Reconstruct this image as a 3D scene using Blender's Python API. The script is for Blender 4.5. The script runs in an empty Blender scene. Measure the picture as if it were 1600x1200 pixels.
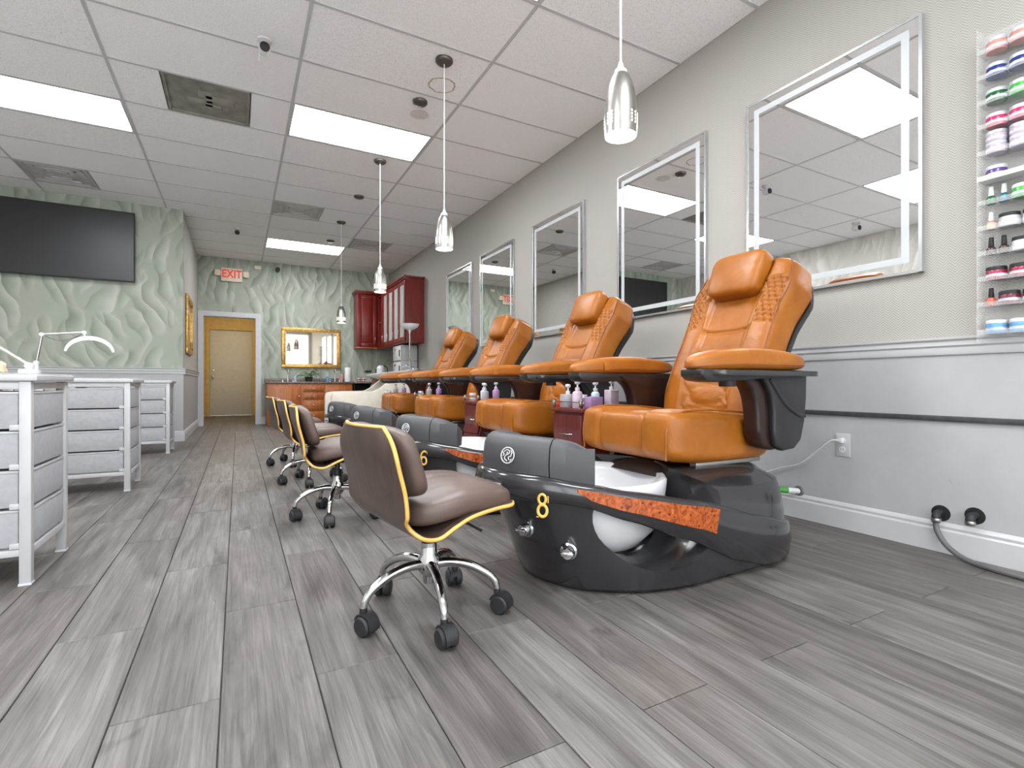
import bpy, bmesh, math, random
from mathutils import Vector, Matrix
random.seed(7)
SC = bpy.context.scene
COL = SC.collection
PI = math.pi
R = math.radians

# ---------------------------------------------------------------- camera, world, exposure
CAM_H = 0.755
YAW = math.atan((800 - 372) / 790)
cam_d = bpy.data.cameras.new('camera')
cam_d.sensor_width = 36
cam_d.lens = 790 / 1600 * 36
cam_d.clip_start = 0.02
cam = bpy.data.objects.new('camera', cam_d)
COL.objects.link(cam)
cam.location = (0, 0, CAM_H)
cam.rotation_euler = (R(90), 0, -YAW)
SC.camera = cam

world = bpy.data.worlds.new('world')
SC.world = world
world.use_nodes = True
world.node_tree.nodes['Background'].inputs[0].default_value = (0.93, 0.97, 1.0, 1)
world.node_tree.nodes['Background'].inputs[1].default_value = 4.8
SC.view_settings.view_transform = 'Standard'
SC.view_settings.look = 'None'
SC.view_settings.gamma = 1
SC.view_settings.use_curve_mapping = False
SC.view_settings.exposure = 0.45
PANEL = 21.0        # strength of the ceiling light panels

# room
XR, XL = 2.795, -3.0
YB, YF = 10.6, -2.2
YG, XG = 7.95, -0.64       # green television wall and the side wall behind it
H = 3.05

# ---------------------------------------------------------------- materials
def lin(c):
    r = []
    for v in c[:3]:
        v /= 255
        r.append(v / 12.92 if v <= 0.04045 else ((v + 0.055) / 1.055) ** 2.4)
    return (*r, 1)

class NT:
    def __init__(s, name):
        s.m = bpy.data.materials.new(name)
        s.m.use_nodes = True
        s.t = s.m.node_tree
        s.b = s.t.nodes['Principled BSDF']
    def n(s, typ, **kw):
        nd = s.t.nodes.new(typ)
        for k, v in kw.items():
            setattr(nd, k, v)
        return nd
    def l(s, a, b):
        s.t.links.new(a, b)
    def math(s, op, a, b=None, c=None):
        nd = s.n('ShaderNodeMath', operation=op)
        for i, v in enumerate((a, b, c)):
            if v is None: continue
            if isinstance(v, (int, float)): nd.inputs[i].default_value = v
            else: s.l(v, nd.inputs[i])
        return nd.outputs[0]
    def coord(s, scale=(1, 1, 1), rnd=False):
        tc = s.n('ShaderNodeTexCoord')
        mp = s.n('ShaderNodeMapping')
        mp.inputs['Scale'].default_value = scale
        s.l(tc.outputs['Object'], mp.inputs['Vector'])
        if rnd:
            oi = s.n('ShaderNodeObjectInfo')
            cb = s.n('ShaderNodeCombineXYZ')
            m = s.math('MULTIPLY', oi.outputs['Random'], 37.0)
            for i in range(3): s.l(m, cb.inputs[i])
            s.l(cb.outputs[0], mp.inputs['Location'])
            s.rand = oi.outputs['Random']
        return mp.outputs[0]
    def noise(s, vec, scale, detail=3, rough=.5, dist=0):
        nd = s.n('ShaderNodeTexNoise')
        nd.inputs['Scale'].default_value = scale
        nd.inputs['Detail'].default_value = detail
        nd.inputs['Roughness'].default_value = rough
        nd.inputs['Distortion'].default_value = dist
        s.l(vec, nd.inputs['Vector'])
        return nd.outputs['Fac']
    def ramp(s, fac, stops):
        nd = s.n('ShaderNodeValToRGB')
        e = nd.color_ramp.elements
        while len(e) < len(stops): e.new(0.5)
        for i, (p, c) in enumerate(stops):
            e[i].position = p
            e[i].color = lin(c)
        s.l(fac, nd.inputs[0])
        return nd.outputs[0]
    def mix(s, fac, a, b, mode='MIX'):
        nd = s.n('ShaderNodeMix', data_type='RGBA', blend_type=mode)
        for i, v in ((0, fac), (6, a), (7, b)):
            if isinstance(v, (int, float)): nd.inputs[i].default_value = v
            elif isinstance(v, tuple): nd.inputs[i].default_value = v
            else: s.l(v, nd.inputs[i])
        return nd.outputs[2]
    def bump(s, h, strength=.2, dist=.01):
        nd = s.n('ShaderNodeBump')
        nd.inputs['Strength'].default_value = strength
        nd.inputs['Distance'].default_value = dist
        s.l(h, nd.inputs['Height'])
        s.l(nd.outputs[0], s.b.inputs['Normal'])
    def base(s, c):
        if isinstance(c, tuple): s.b.inputs['Base Color'].default_value = c
        else: s.l(c, s.b.inputs['Base Color'])
    def set(s, **kw):
        for k, v in kw.items():
            s.b.inputs[k.replace('_', ' ')].default_value = v

M = {}
def plain(name, c, rough=.5, metal=0, var=.06, scale=12, bump=0, **kw):
    t = NT(name)
    v = t.coord()
    n = t.noise(v, scale, 3)
    a = tuple(max(0, x * (1 - var)) for x in c)
    b = tuple(min(255, x * (1 + var)) for x in c)
    t.base(t.ramp(n, [(.3, a), (.7, b)]))
    t.set(Roughness=rough, Metallic=metal, **kw)
    if bump: t.bump(t.noise(v, scale * 12, 2), bump, .002)
    M[name] = t.m
    return t
def emit(name, c, strength):
    t = NT(name)
    t.base(lin(c))
    t.b.inputs['Emission Color'].default_value = lin(c)
    t.b.inputs['Emission Strength'].default_value = strength
    M[name] = t.m
def glass(name, c=(255, 255, 255), rough=.02, alpha=.25):
    t = NT(name)
    t.base(lin(c))
    t.set(Roughness=rough, Alpha=alpha)
    M[name] = t.m

plain('white_paint', (172, 172, 173), .45, var=.015)
plain('white_trim', (192, 192, 193), .35, var=.01)
plain('white_gloss', (208, 208, 210), .12, var=.01)
plain('white_metal', (182, 182, 183), .35, var=.015)
plain('cream', (212, 205, 190), .45, var=.03)
plain('cream_plastic', (224, 214, 190), .4, var=.02)
plain('plain_beige', (176, 172, 165), .6, var=.015)
plain('yellow_paint', (214, 188, 120), .6, var=.04)
plain('grey_door', (212, 214, 208), .5, var=.02)
plain('grout', (70, 66, 63), .8, var=.1)
plain('gloss_black', (42, 41, 43), .17, var=.08, scale=5, Coat_Weight=.4, Coat_Roughness=.08)
plain('satin_black', (34, 33, 34), .38, var=.08)
plain('matte_black', (24, 24, 25), .6, var=.1)
plain('rubber', (32, 32, 34), .55, var=.15, bump=.1)
plain('grey_guard', (66, 66, 69), .5, var=.05, scale=6, bump=.06)
plain('chrome', (205, 205, 207), .08, 1, var=.02)
plain('nickel', (176, 173, 168), .3, 1, var=.05)
plain('gold', (226, 184, 92), .35, .25, var=.08)
plain('gold_edge', (216, 170, 88), .4, .1, var=.06)
plain('gilt', (190, 150, 85), .35, .7, var=.18, scale=30)
plain('grey_rail', (62, 62, 64), .5, var=.15, scale=30)
plain('hose_grey', (92, 92, 92), .5, var=.05)
plain('green_pipe', (70, 140, 60), .4, var=.06)
plain('screen', (38, 38, 40), .35, var=.04, scale=2)
plain('dark_glass', (24, 24, 26), .1, var=.05)
plain('vent_dirty', (134, 131, 124), .6, var=.12, scale=9)
plain('vent_baffle', (146, 143, 136), .6, var=.06)
plain('vent_light', (194, 193, 190), .6, var=.04)
plain('canopy', (96, 92, 88), .35, .7, var=.08)
plain('granite', (108, 98, 90), .25, var=.35, scale=60)
plain('towel', (236, 236, 234), .9, var=.02, bump=.2)
plain('frost', (232, 234, 235), .5, var=.01)
plain('leaf', (64, 108, 48), .5, var=.25, scale=30)
plain('pot', (52, 46, 42), .5, var=.1)
plain('beige_cloth', (206, 186, 158), .9, var=.1, scale=40, bump=.5)
plain('drawer_fabric', (162, 163, 166), .85, var=.03, scale=40, bump=.25)
plain('mirror_edge', (178, 180, 181), .25, .6, var=.02)
plain('frosted_band', (188, 192, 194), .35, var=.008)
plain('red_paint', (205, 40, 42), .4, var=.03)
plain('stain', (188, 174, 152), .8, var=.15, scale=30)
plain('patch', (216, 214, 208), .8, var=.03)
plain('scuff', (168, 168, 168), .7, var=.1)
plain('cabinet_interior', (118, 112, 106), .6, var=.08)
plain('silver_label', (205, 208, 212), .3, .3, var=.05)
plain('brown_inner', (38, 22, 18), .3, var=.1)
glass('clear', (240, 244, 246), .04, .22)
glass('acrylic', (238, 240, 240), .2, .16)
glass('pane', (235, 240, 242), .02, .12)
glass('cabinet_glass', (205, 208, 205), .1, .62)
emit('panel_light', (248, 251, 255), PANEL)
emit('lamp_glow', (255, 252, 244), 12.0)
emit('lamp_dots', (255, 250, 240), 2.2)
emit('added_hall_lamp', (255, 240, 215), 80.0)
emit('exit_red', (225, 50, 45), .35)
emit('lamp_ring', (252, 252, 255), .25)

t = NT('mirror'); t.base((.90, .91, .91, 1)); t.set(Metallic=1.0, Roughness=.008); M['mirror'] = t.m
t = NT('antique_mirror'); t.base((.62, .57, .47, 1)); t.set(Metallic=1.0, Roughness=.03); M['antique_mirror'] = t.m

# orange leather
t = NT('leather')
v = t.coord()
n1 = t.noise(v, 5, 4, .6)
t.base(t.ramp(n1, [(.25, (132, 74, 16)), (.5, (150, 87, 20)), (.8, (166, 102, 32))]))
t.set(Roughness=.40, Specular_IOR_Level=.38)
n2 = t.noise(v, 9, 3, .5, 1.2); n3 = t.noise(v, 260, 2)
t.bump(t.math('ADD', t.math('MULTIPLY', n2, 1.0), t.math('MULTIPLY', n3, .05)), .35, .012)
M['leather'] = t.m
plain('leather_seam', (128, 70, 24), .5, var=.08)

# brown leatherette and stool ply
t = NT('brown_leather')
v = t.coord()
t.base(t.ramp(t.noise(v, 8, 3), [(.3, (80, 64, 57)), (.7, (96, 78, 70))]))
t.set(Roughness=.42)
t.bump(t.math('ADD', t.noise(v, 14, 3, .5, .8), t.math('MULTIPLY', t.noise(v, 240, 2), .08)), .22, .008)
M['brown_leather'] = t.m
def wood(name, c0, c1, c2, scale=(22, 22, 1.6), rough=.35, bump=.08, rnd=True):
    t = NT(name)
    v = t.coord(scale, rnd)
    n = t.noise(v, 1.6, 6, .62, .8)
    t.base(t.ramp(n, [(.28, c0), (.5, c1), (.75, c2)]))
    t.set(Roughness=rough)
    t.bump(n, bump, .003)
    M[name] = t.m
wood('stool_ply', (58, 45, 40), (74, 59, 53), (90, 72, 64), (26, 26, 1.5))
wood('cherry', (84, 20, 16), (116, 32, 26), (138, 46, 36), (16, 16, 1.2), .3)
wood('side_cherry', (66, 20, 20), (98, 38, 36), (122, 56, 52), (30, 30, 1.3), .28)
wood('vanity_wood', (140, 74, 28), (172, 98, 42), (192, 118, 58), (16, 16, 1.4), .35)
t = NT('burl')
v = t.coord()
n = t.noise(v, 26, 5, .7, 2.5)
vo = t.n('ShaderNodeTexVoronoi'); vo.inputs['Scale'].default_value = 42; t.l(v, vo.inputs['Vector'])
c = t.ramp(n, [(.3, (78, 32, 14)), (.5, (158, 76, 32)), (.7, (196, 108, 50))])
k = t.ramp(vo.outputs['Distance'], [(.10, (70, 30, 18)), (.28, (255, 255, 255))])
t.base(t.mix(.8, c, k, 'MULTIPLY')); t.set(Roughness=.25)
M['burl'] = t.m

# floor plank
t = NT('plank')
v = t.coord((1, 1, 1), True)
def mapped(t, v, sc):
    mp = t.n('ShaderNodeMapping'); mp.inputs['Scale'].default_value = sc; t.l(v, mp.inputs['Vector']); return mp.outputs[0]
g1 = t.noise(mapped(t, v, (7, .9, 1)), 1.2, 4, .55, 1.5)
g2 = t.noise(mapped(t, v, (150, 4, 1)), 1.0, 4, .7, .2)
wv = t.n('ShaderNodeTexWave'); wv.wave_type = 'BANDS'; wv.bands_direction = 'X'; wv.wave_profile = 'SAW'
t.l(mapped(t, v, (1, .11, 1)), wv.inputs['Vector'])
wv.inputs['Scale'].default_value = 5.0; wv.inputs['Distortion'].default_value = 9.0; wv.inputs['Detail'].default_value = 2.5; wv.inputs['Detail Scale'].default_value = 1.6
kn = t.noise(mapped(t, v, (7, 2.6, 1)), 1.1, 3, .55, 1.0)
c = t.ramp(g1, [(.30, (88, 84, 82)), (.5, (115, 111, 108)), (.72, (136, 133, 130))])
c = t.mix(.7, c, t.ramp(g2, [(.30, (150, 147, 145)), (.5, (222, 221, 220)), (.66, (255, 255, 255))]), 'MULTIPLY')
c = t.mix(.5, c, t.ramp(wv.outputs['Fac'], [(.0, (196, 193, 191)), (.5, (244, 243, 242)), (1, (255, 255, 255))]), 'MULTIPLY')
c = t.mix(1.0, c, t.ramp(kn, [(.64, (255, 255, 255)), (.80, (142, 136, 133))]), 'MULTIPLY')
tint = t.ramp(t.rand, [(0, (240, 236, 235)), (.5, (250, 249, 248)), (1, (255, 255, 255))])
t.base(t.mix(1.0, c, tint, 'MULTIPLY'))
t.b.inputs['Specular IOR Level'].default_value = .4
rr = t.n('ShaderNodeMapRange'); t.l(g1, rr.inputs[0]); rr.inputs[3].default_value = .38; rr.inputs[4].default_value = .55
t.l(rr.outputs[0], t.b.inputs['Roughness'])
t.bump(g2, .14, .003)
M['plank'] = t.m

# ceiling tile
t = NT('ceiling_tile')
v = t.coord((1, 1, 1), True)
sp = t.noise(v, 150, 2, .6)
t.base(t.ramp(sp, [(.34, (222, 222, 222)), (.46, (247, 247, 247)), (.7, (250, 250, 250))]))
t.set(Roughness=.9); t.bump(sp, .25, .004)
M['ceiling_tile'] = t.m

# herringbone wallpaper (right wall): axes y, z
def herring(name, ax):
    t = NT(name)
    tc = t.n('ShaderNodeTexCoord'); sx = t.n('ShaderNodeSeparateXYZ'); t.l(tc.outputs['Object'], sx.inputs[0])
    tri = t.math('PINGPONG', sx.outputs[ax], .022)
    ph = t.math('ADD', sx.outputs[2], tri)
    s_ = t.math('SINE', t.math('MULTIPLY', ph, 2 * PI / .0125))
    f = t.math('MULTIPLY_ADD', s_, .5, .5)
    n = t.noise(tc.outputs['Object'], 3, 2)
    c = t.ramp(f, [(.2, (150, 146, 140)), (.8, (178, 174, 168))])
    c = t.mix(.25, c, t.ramp(n, [(.3, (160, 156, 149)), (.7, (168, 164, 157))]))
    t.base(c); t.set(Roughness=.6); t.bump(f, .12, .002)
    M[name] = t.m
herring('herringbone_paper', 1)
# leaf wallpaper
def leafpaper(name, ax, c0, c1, c2):
    t = NT(name)
    tc = t.n('ShaderNodeTexCoord'); sx = t.n('ShaderNodeSeparateXYZ'); t.l(tc.outputs['Object'], sx.inputs[0])
    x, z = sx.outputs[ax], sx.outputs[2]
    wn = t.math('MULTIPLY', t.math('SUBTRACT', t.noise(tc.outputs['Object'], 1.7, 2), .5), .42)
    def layer(sgn, sc, off):
        u = t.math('ADD', t.math('MULTIPLY_ADD', z, sgn * .30, x), t.math('MULTIPLY', wn, sgn * 1.0))
        cb = t.n('ShaderNodeCombineXYZ')
        t.l(t.math('MULTIPLY', u, sc), cb.inputs[0]); t.l(t.math('MULTIPLY_ADD', z, sc * .28, off), cb.inputs[1])
        vo = t.n('ShaderNodeTexVoronoi'); vo.feature = 'F1'; vo.voronoi_dimensions = '2D'
        vo.inputs['Scale'].default_value = 1.0; vo.inputs['Randomness'].default_value = 1.0
        t.l(cb.outputs[0], vo.inputs['Vector'])
        sp = t.n('ShaderNodeSeparateXYZ'); t.l(vo.outputs['Position'], sp.inputs[0])
        sr = t.n('ShaderNodeSeparateColor'); t.l(vo.outputs['Color'], sr.inputs[0])
        side = t.math('SUBTRACT', t.math('MULTIPLY', u, sc), sp.outputs[0])
        nd = t.n('ShaderNodeClamp'); t.l(t.math('MULTIPLY', t.math('SUBTRACT', .55, vo.outputs['Distance']), 9), nd.inputs[0])
        val = t.math('MULTIPLY', side, t.math('MULTIPLY', nd.outputs[0], 1.5))
        return t.math('ADD', val, t.math('MULTIPLY', t.math('SUBTRACT', sr.outputs[0], .5), t.math('MULTIPLY', nd.outputs[0], .35)))
    s1 = layer(1, 6.2, 0.0)
    s2 = layer(-1, 5.4, 3.7)
    pk = t.n('ShaderNodeClamp'); t.l(t.math('MULTIPLY_ADD', t.math('SUBTRACT', t.noise(tc.outputs['Object'], 2.2, 1), .5), 9, .5), pk.inputs[0])
    v = t.math('ADD', t.math('MULTIPLY', s1, pk.outputs[0]), t.math('MULTIPLY', s2, t.math('SUBTRACT', 1, pk.outputs[0])))
    v = t.math('ADD', v, t.math('MULTIPLY', t.math('SUBTRACT', t.noise(tc.outputs['Object'], 6, 4), .5), .45))
    v = t.math('MULTIPLY_ADD', v, .50, .5)
    t.base(t.ramp(v, [(.12, c0), (.5, c1), (.88, c2)]))
    t.set(Roughness=.6); t.bump(v, .03, .004)
    M[name] = t.m
leafpaper('green_leaf_paper', 0, (124, 134, 117), (158, 165, 150), (188, 191, 180))
leafpaper('beige_leaf_paper', 1, (182, 178, 170), (204, 200, 192), (222, 219, 212))

def colour(name, c, rough=.3, **kw):
    if name not in M: plain(name, c, rough, var=.05, scale=30, **kw)
    return name

# ---------------------------------------------------------------- object helpers
def link(name, me, mat=None, parent=None):
    o = bpy.data.objects.new(name, me)
    COL.objects.link(o)
    if mat and me is not None and not me.materials: me.materials.append(M[mat])
    if parent: o.parent = parent
    return o
def tag(o, label=None, cat=None, group=None, kind=None):
    if label: o['label'] = label
    if cat: o['category'] = cat
    if group: o['group'] = group
    if kind: o['kind'] = kind
    return o
def root(name, loc, label, cat, group=None, rz=0):
    o = bpy.data.objects.new(name, None)
    o.empty_display_size = .1
    COL.objects.link(o)
    o.location = loc; o.rotation_euler = (0, 0, rz)
    return tag(o, label, cat, group)
def children(o): return [c for c in bpy.data.objects if c.parent == o]
def copy_tree(o, parent=None):
    c = o.copy(); COL.objects.link(c)
    if parent: c.parent = parent
    for ch in children(o): copy_tree(ch, c)
    return c
def fin(name, bm, mat, parent=None, smooth=None):
    me = bpy.data.meshes.new(name)
    bmesh.ops.recalc_face_normals(bm, faces=bm.faces)
    bm.to_mesh(me); bm.free()
    if smooth is not None:
        for p in me.polygons: p.use_smooth = True
        if smooth < 180:
            try: me.set_sharp_from_angle(angle=R(smooth))
            except Exception: pass
    return link(name, me, mat, parent)
def add_box(bm, x0, x1, y0, y1, z0, z1, bev=0, seg=2):
    r = bmesh.ops.create_cube(bm, size=1)
    vs = r['verts']
    for v in vs:
        v.co = Vector((x0 + (v.co.x + .5) * (x1 - x0), y0 + (v.co.y + .5) * (y1 - y0), z0 + (v.co.z + .5) * (z1 - z0)))
    if bev:
        es = list({e for v in vs for e in v.link_edges})
        bmesh.ops.bevel(bm, geom=es, offset=bev, segments=seg, affect='EDGES', profile=.5)
def box(name, x0, x1, y0, y1, z0, z1, mat, parent=None, bev=0, seg=2):
    bm = bmesh.new(); add_box(bm, x0, x1, y0, y1, z0, z1, bev, seg)
    return fin(name, bm, mat, parent, 40 if bev else None)
def boxes(name, L, mat, parent=None, bev=0):
    bm = bmesh.new()
    for b in L: add_box(bm, *b, bev=bev)
    return fin(name, bm, mat, parent, 40 if bev else None)
def add_lathe(bm, prof, seg=32, c=(0, 0, 0), axis='z', cap=True):
    rings = []
    for (r, z) in prof:
        ring = []
        for i in range(seg):
            a = 2 * PI * i / seg
            p = (r * math.cos(a), r * math.sin(a), z)
            if axis == 'x': p = (p[2], p[0], p[1])
            if axis == 'y': p = (p[0], p[2], p[1])
            ring.append(bm.verts.new((p[0] + c[0], p[1] + c[1], p[2] + c[2])))
        rings.append(ring)
    for a, b in zip(rings, rings[1:]):
        for i in range(seg):
            j = (i + 1) % seg
            bm.faces.new((a[i], a[j], b[j], b[i]))
    if cap:
        if prof[0][0] > 1e-5: bm.faces.new(rings[0][::-1])
        if prof[-1][0] > 1e-5: bm.faces.new(rings[-1])
    bmesh.ops.remove_doubles(bm, verts=[v for r in rings for v in r], dist=1e-6)
def lathe(name, prof, mat, parent=None, seg=32, c=(0, 0, 0), axis='z', cap=True, smooth=45):
    bm = bmesh.new(); add_lathe(bm, prof, seg, c, axis, cap)
    return fin(name, bm, mat, parent, smooth)
def add_tube(bm, pts, rad, seg=10, closed=False, flat=None):
    pts = [Vector(p) for p in pts]
    n = len(pts); rings = []; prev = None
    for i, p in enumerate(pts):
        if closed: tdir = pts[(i + 1) % n] - pts[i - 1]
        else: tdir = pts[min(i + 1, n - 1)] - pts[max(i - 1, 0)]
        tdir.normalize()
        if prev is None:
            a = Vector((0, 0, 1)) if abs(tdir.z) < .9 else Vector((1, 0, 0))
            nx = tdir.cross(a).normalized()
        else:
            nx = (prev - tdir * prev.dot(tdir)).normalized()
        prev = nx
        ny = tdir.cross(nx)
        rr = rad[i] if isinstance(rad, (list, tuple)) else rad
        rings.append([bm.verts.new(p + (nx * math.cos(2 * PI * k / seg) + ny * math.sin(2 * PI * k / seg)) * rr) for k in range(seg)])
    m = n if closed else n - 1
    for i in range(m):
        a, b = rings[i], rings[(i + 1) % n]
        for k in range(seg):
            j = (k + 1) % seg
            bm.faces.new((a[k], a[j], b[j], b[k]))
    if not closed:
        bm.faces.new(rings[0][::-1]); bm.faces.new(rings[-1])
def tube(name, pts, rad, mat, parent=None, seg=10, closed=False):
    bm = bmesh.new(); add_tube(bm, pts, rad, seg, closed)
    return fin(name, bm, mat, parent, 60)
def smooth_path(ctrl, n=24):
    P = [Vector(p) for p in ctrl]
    P = [P[0] * 2 - P[1]] + P + [P[-1] * 2 - P[-2]]
    out = []
    k = len(P) - 3
    for s in range(k):
        p0, p1, p2, p3 = P[s:s + 4]
        m = max(2, n // k)
        for i in range(m):
            u = i / m
            out.append(.5 * ((2 * p1) + (p2 - p0) * u + (2 * p0 - 5 * p1 + 4 * p2 - p3) * u * u + (3 * p1 - p0 - 3 * p2 + p3) * u ** 3))
    out.append(P[-2])
    return out
def add_prism(bm, poly, axis, a0, a1):
    # poly: list of 2D points; axis 'y' -> (x,z), 'x' -> (y,z), 'z' -> (x,y)
    def p3(p, a):
        return {'y': (p[0], a, p[1]), 'x': (a, p[0], p[1]), 'z': (p[0], p[1], a)}[axis]
    A = [bm.verts.new(p3(p, a0)) for p in poly]; B = [bm.verts.new(p3(p, a1)) for p in poly]
    n = len(poly)
    bm.faces.new(A); bm.faces.new(B[::-1])
    for i in range(n):
        j = (i + 1) % n
        bm.faces.new((A[i], B[i], B[j], A[j]))
def prism(name, poly, axis, a0, a1, mat, parent=None, bev=0, seg=3, smooth=None):
    bm = bmesh.new(); add_prism(bm, poly, axis, a0, a1)
    if bev:
        bmesh.ops.recalc_face_normals(bm, faces=bm.faces)
        bmesh.ops.bevel(bm, geom=list(bm.edges), offset=bev, segments=seg, affect='EDGES', profile=.5)
        smooth = smooth or 40
    return fin(name, bm, mat, parent, smooth)
def cushion(name, c, hs, mat, parent=None, n=5, seg=(16, 16, 10), fn=None, rot=None):
    """puffy box: super-ellipsoid, optional per-vertex function on the unit/world point"""
    bm = bmesh.new()
    sx, sy, sz = seg
    vid = {}
    def key(i, j, k): return (i, j, k)
    def vert(i, j, k):
        kk = (i, j, k)
        if kk in vid: return vid[kk]
        p = Vector((2 * i / sx - 1, 2 * j / sy - 1, 2 * k / sz - 1))
        d = (abs(p.x) ** n + abs(p.y) ** n + abs(p.z) ** n) ** (1 / n)
        q = p / d
        w = Vector((q.x * hs[0], q.y * hs[1], q.z * hs[2]))
        if fn: w = fn(q, w)
        if rot: w = rot @ w
        vid[kk] = bm.verts.new(w + Vector(c))
        return vid[kk]
    for i in range(sx):
        for j in range(sy):
            for k in (0, sz): bm.faces.new((vert(i, j, k), vert(i + 1, j, k), vert(i + 1, j + 1, k), vert(i, j + 1, k)))
    for i in range(sx):
        for k in range(sz):
            for j in (0, sy): bm.faces.new((vert(i, j, k), vert(i + 1, j, k), vert(i + 1, j, k + 1), vert(i, j, k + 1)))
    for j in range(sy):
        for k in range(sz):
            for i in (0, sx): bm.faces.new((vert(i, j, k), vert(i, j + 1, k), vert(i, j + 1, k + 1), vert(i, j, k + 1)))
    return fin(name, bm, mat, parent, 180)
def loft(name, rings, mat, parent=None, cap=True, smooth=60, closed=True):
    bm = bmesh.new()
    V = [[bm.verts.new(p) for p in r] for r in rings]
    n = len(V[0])
    for a, b in zip(V, V[1:]):
        for i in range(n if closed else n - 1):
            j = (i + 1) % n
            bm.faces.new((a[i], a[j], b[j], b[i]))
    if cap:
        bm.faces.new(V[0][::-1]); bm.faces.new(V[-1])
    return fin(name, bm, mat, parent, smooth)
def text(name, body, size, ext, mat, parent, loc, rot, width=None, offset=0):
    cu = bpy.data.curves.new(name, 'FONT'); cu.body = body; cu.size = size; cu.extrude = ext
    cu.align_x = 'CENTER'; cu.align_y = 'CENTER'; cu.offset = offset
    to = bpy.data.objects.new('text_source', cu); COL.objects.link(to)
    dg = bpy.context.evaluated_depsgraph_get()
    me = bpy.data.meshes.new_from_object(to.evaluated_get(dg))
    me.name = name
    bpy.data.objects.remove(to); bpy.data.curves.remove(cu)
    me.materials.clear()
    o = link(name, me, mat, parent)
    o.location = loc; o.rotation_euler = rot
    if width: o.scale.x = width
    return o
def boolean_cut(o, cutters):
    par = o.parent; o.parent = None
    bpy.context.view_layer.update()
    for c in cutters:
        md = o.modifiers.new('b', 'BOOLEAN'); md.object = c; md.operation = 'DIFFERENCE'; md.solver = 'EXACT'
    dg = bpy.context.evaluated_depsgraph_get()
    me = bpy.data.meshes.new_from_object(o.evaluated_get(dg))
    o.modifiers.clear(); o.parent = par
    old = o.data; o.data = me; bpy.data.meshes.remove(old)
    for c in cutters:
        m = c.data; bpy.data.objects.remove(c); bpy.data.meshes.remove(m)
def interp(x, tab):
    if x <= tab[0][0]: return tab[0][1]
    for (a, va), (b, vb) in zip(tab, tab[1:]):
        if x <= b:
            u = (x - a) / (b - a); u = u * u * (3 - 2 * u) * .35 + u * .65
            return va + (vb - va) * u
    return tab[-1][1]
def struct(o, label, cat):
    return tag(o, label, cat, kind='structure')

# ================================================================ STRUCTURE
# floor: slab + planks
slab = box('floor', XL - .1, XR + .1, YF - .1, 14.0, -.06, -.006, 'grout')
struct(slab, 'grey wood-look plank floor running the length of the salon', 'floor')
PW, PL, X0 = .2155, 1.04, -.037
plank_full = None
i0 = int(math.floor((XL - X0) / PW))
for i in range(i0, int((XR - X0) / PW) + 1):
    xa, xb = X0 + i * PW + .0015, X0 + (i + 1) * PW - .0015
    xa, xb = max(xa, XL), min(xb, XR)
    if xb - xa < .01: continue
    xc = (xa + xb) / 2
    off = 0.885 - .525 * ((i - 2) % 2) + random.uniform(-.006, .006)
    yend = YG if xc < XG else YB
    if -.75 < xc < .62: yend = 13.95
    k = int(math.floor((YF - off) / PL))
    while off + k * PL < yend:
        ya, yb = off + k * PL + .0012, off + (k + 1) * PL - .0012
        ya, yb = max(ya, YF), min(yb, yend)
        k += 1
        if yb - ya < .02: continue
        # only what the photograph can see, with a margin (planks further left stay out of the frame)
        if xb < -.306 * yb - .9 or yb < .1 and not (xb > 0 and yb > -1.2): continue
        full = abs(yb - ya - PL + .0024) < 1e-4 and abs(xb - xa - PW + .003) < 1e-4
        if full and plank_full: me = plank_full
        else:
            bm = bmesh.new()
            add_box(bm, -(xb - xa) / 2, (xb - xa) / 2, -(yb - ya) / 2, (yb - ya) / 2, -.006, 0)
            top = [e for e in bm.edges if all(v.co.z > -.001 for v in e.verts)]
            bmesh.ops.bevel(bm, geom=top, offset=.0015, segments=1, affect='EDGES')
            me = bpy.data.meshes.new('plank'); bm.to_mesh(me); bm.free(); me.materials.append(M['plank'])
            if full: plank_full = me
        o = link('plank', me, None, slab)
        o.location = (xc, (ya + yb) / 2, 0)
rest = box('plank_field', XL, -.2, YF, .1, -.006, -.0008, 'plank', slab)
rest2 = box('plank_field', -.2, XR, YF, -1.25, -.006, -.0008, 'plank', slab)

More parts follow.
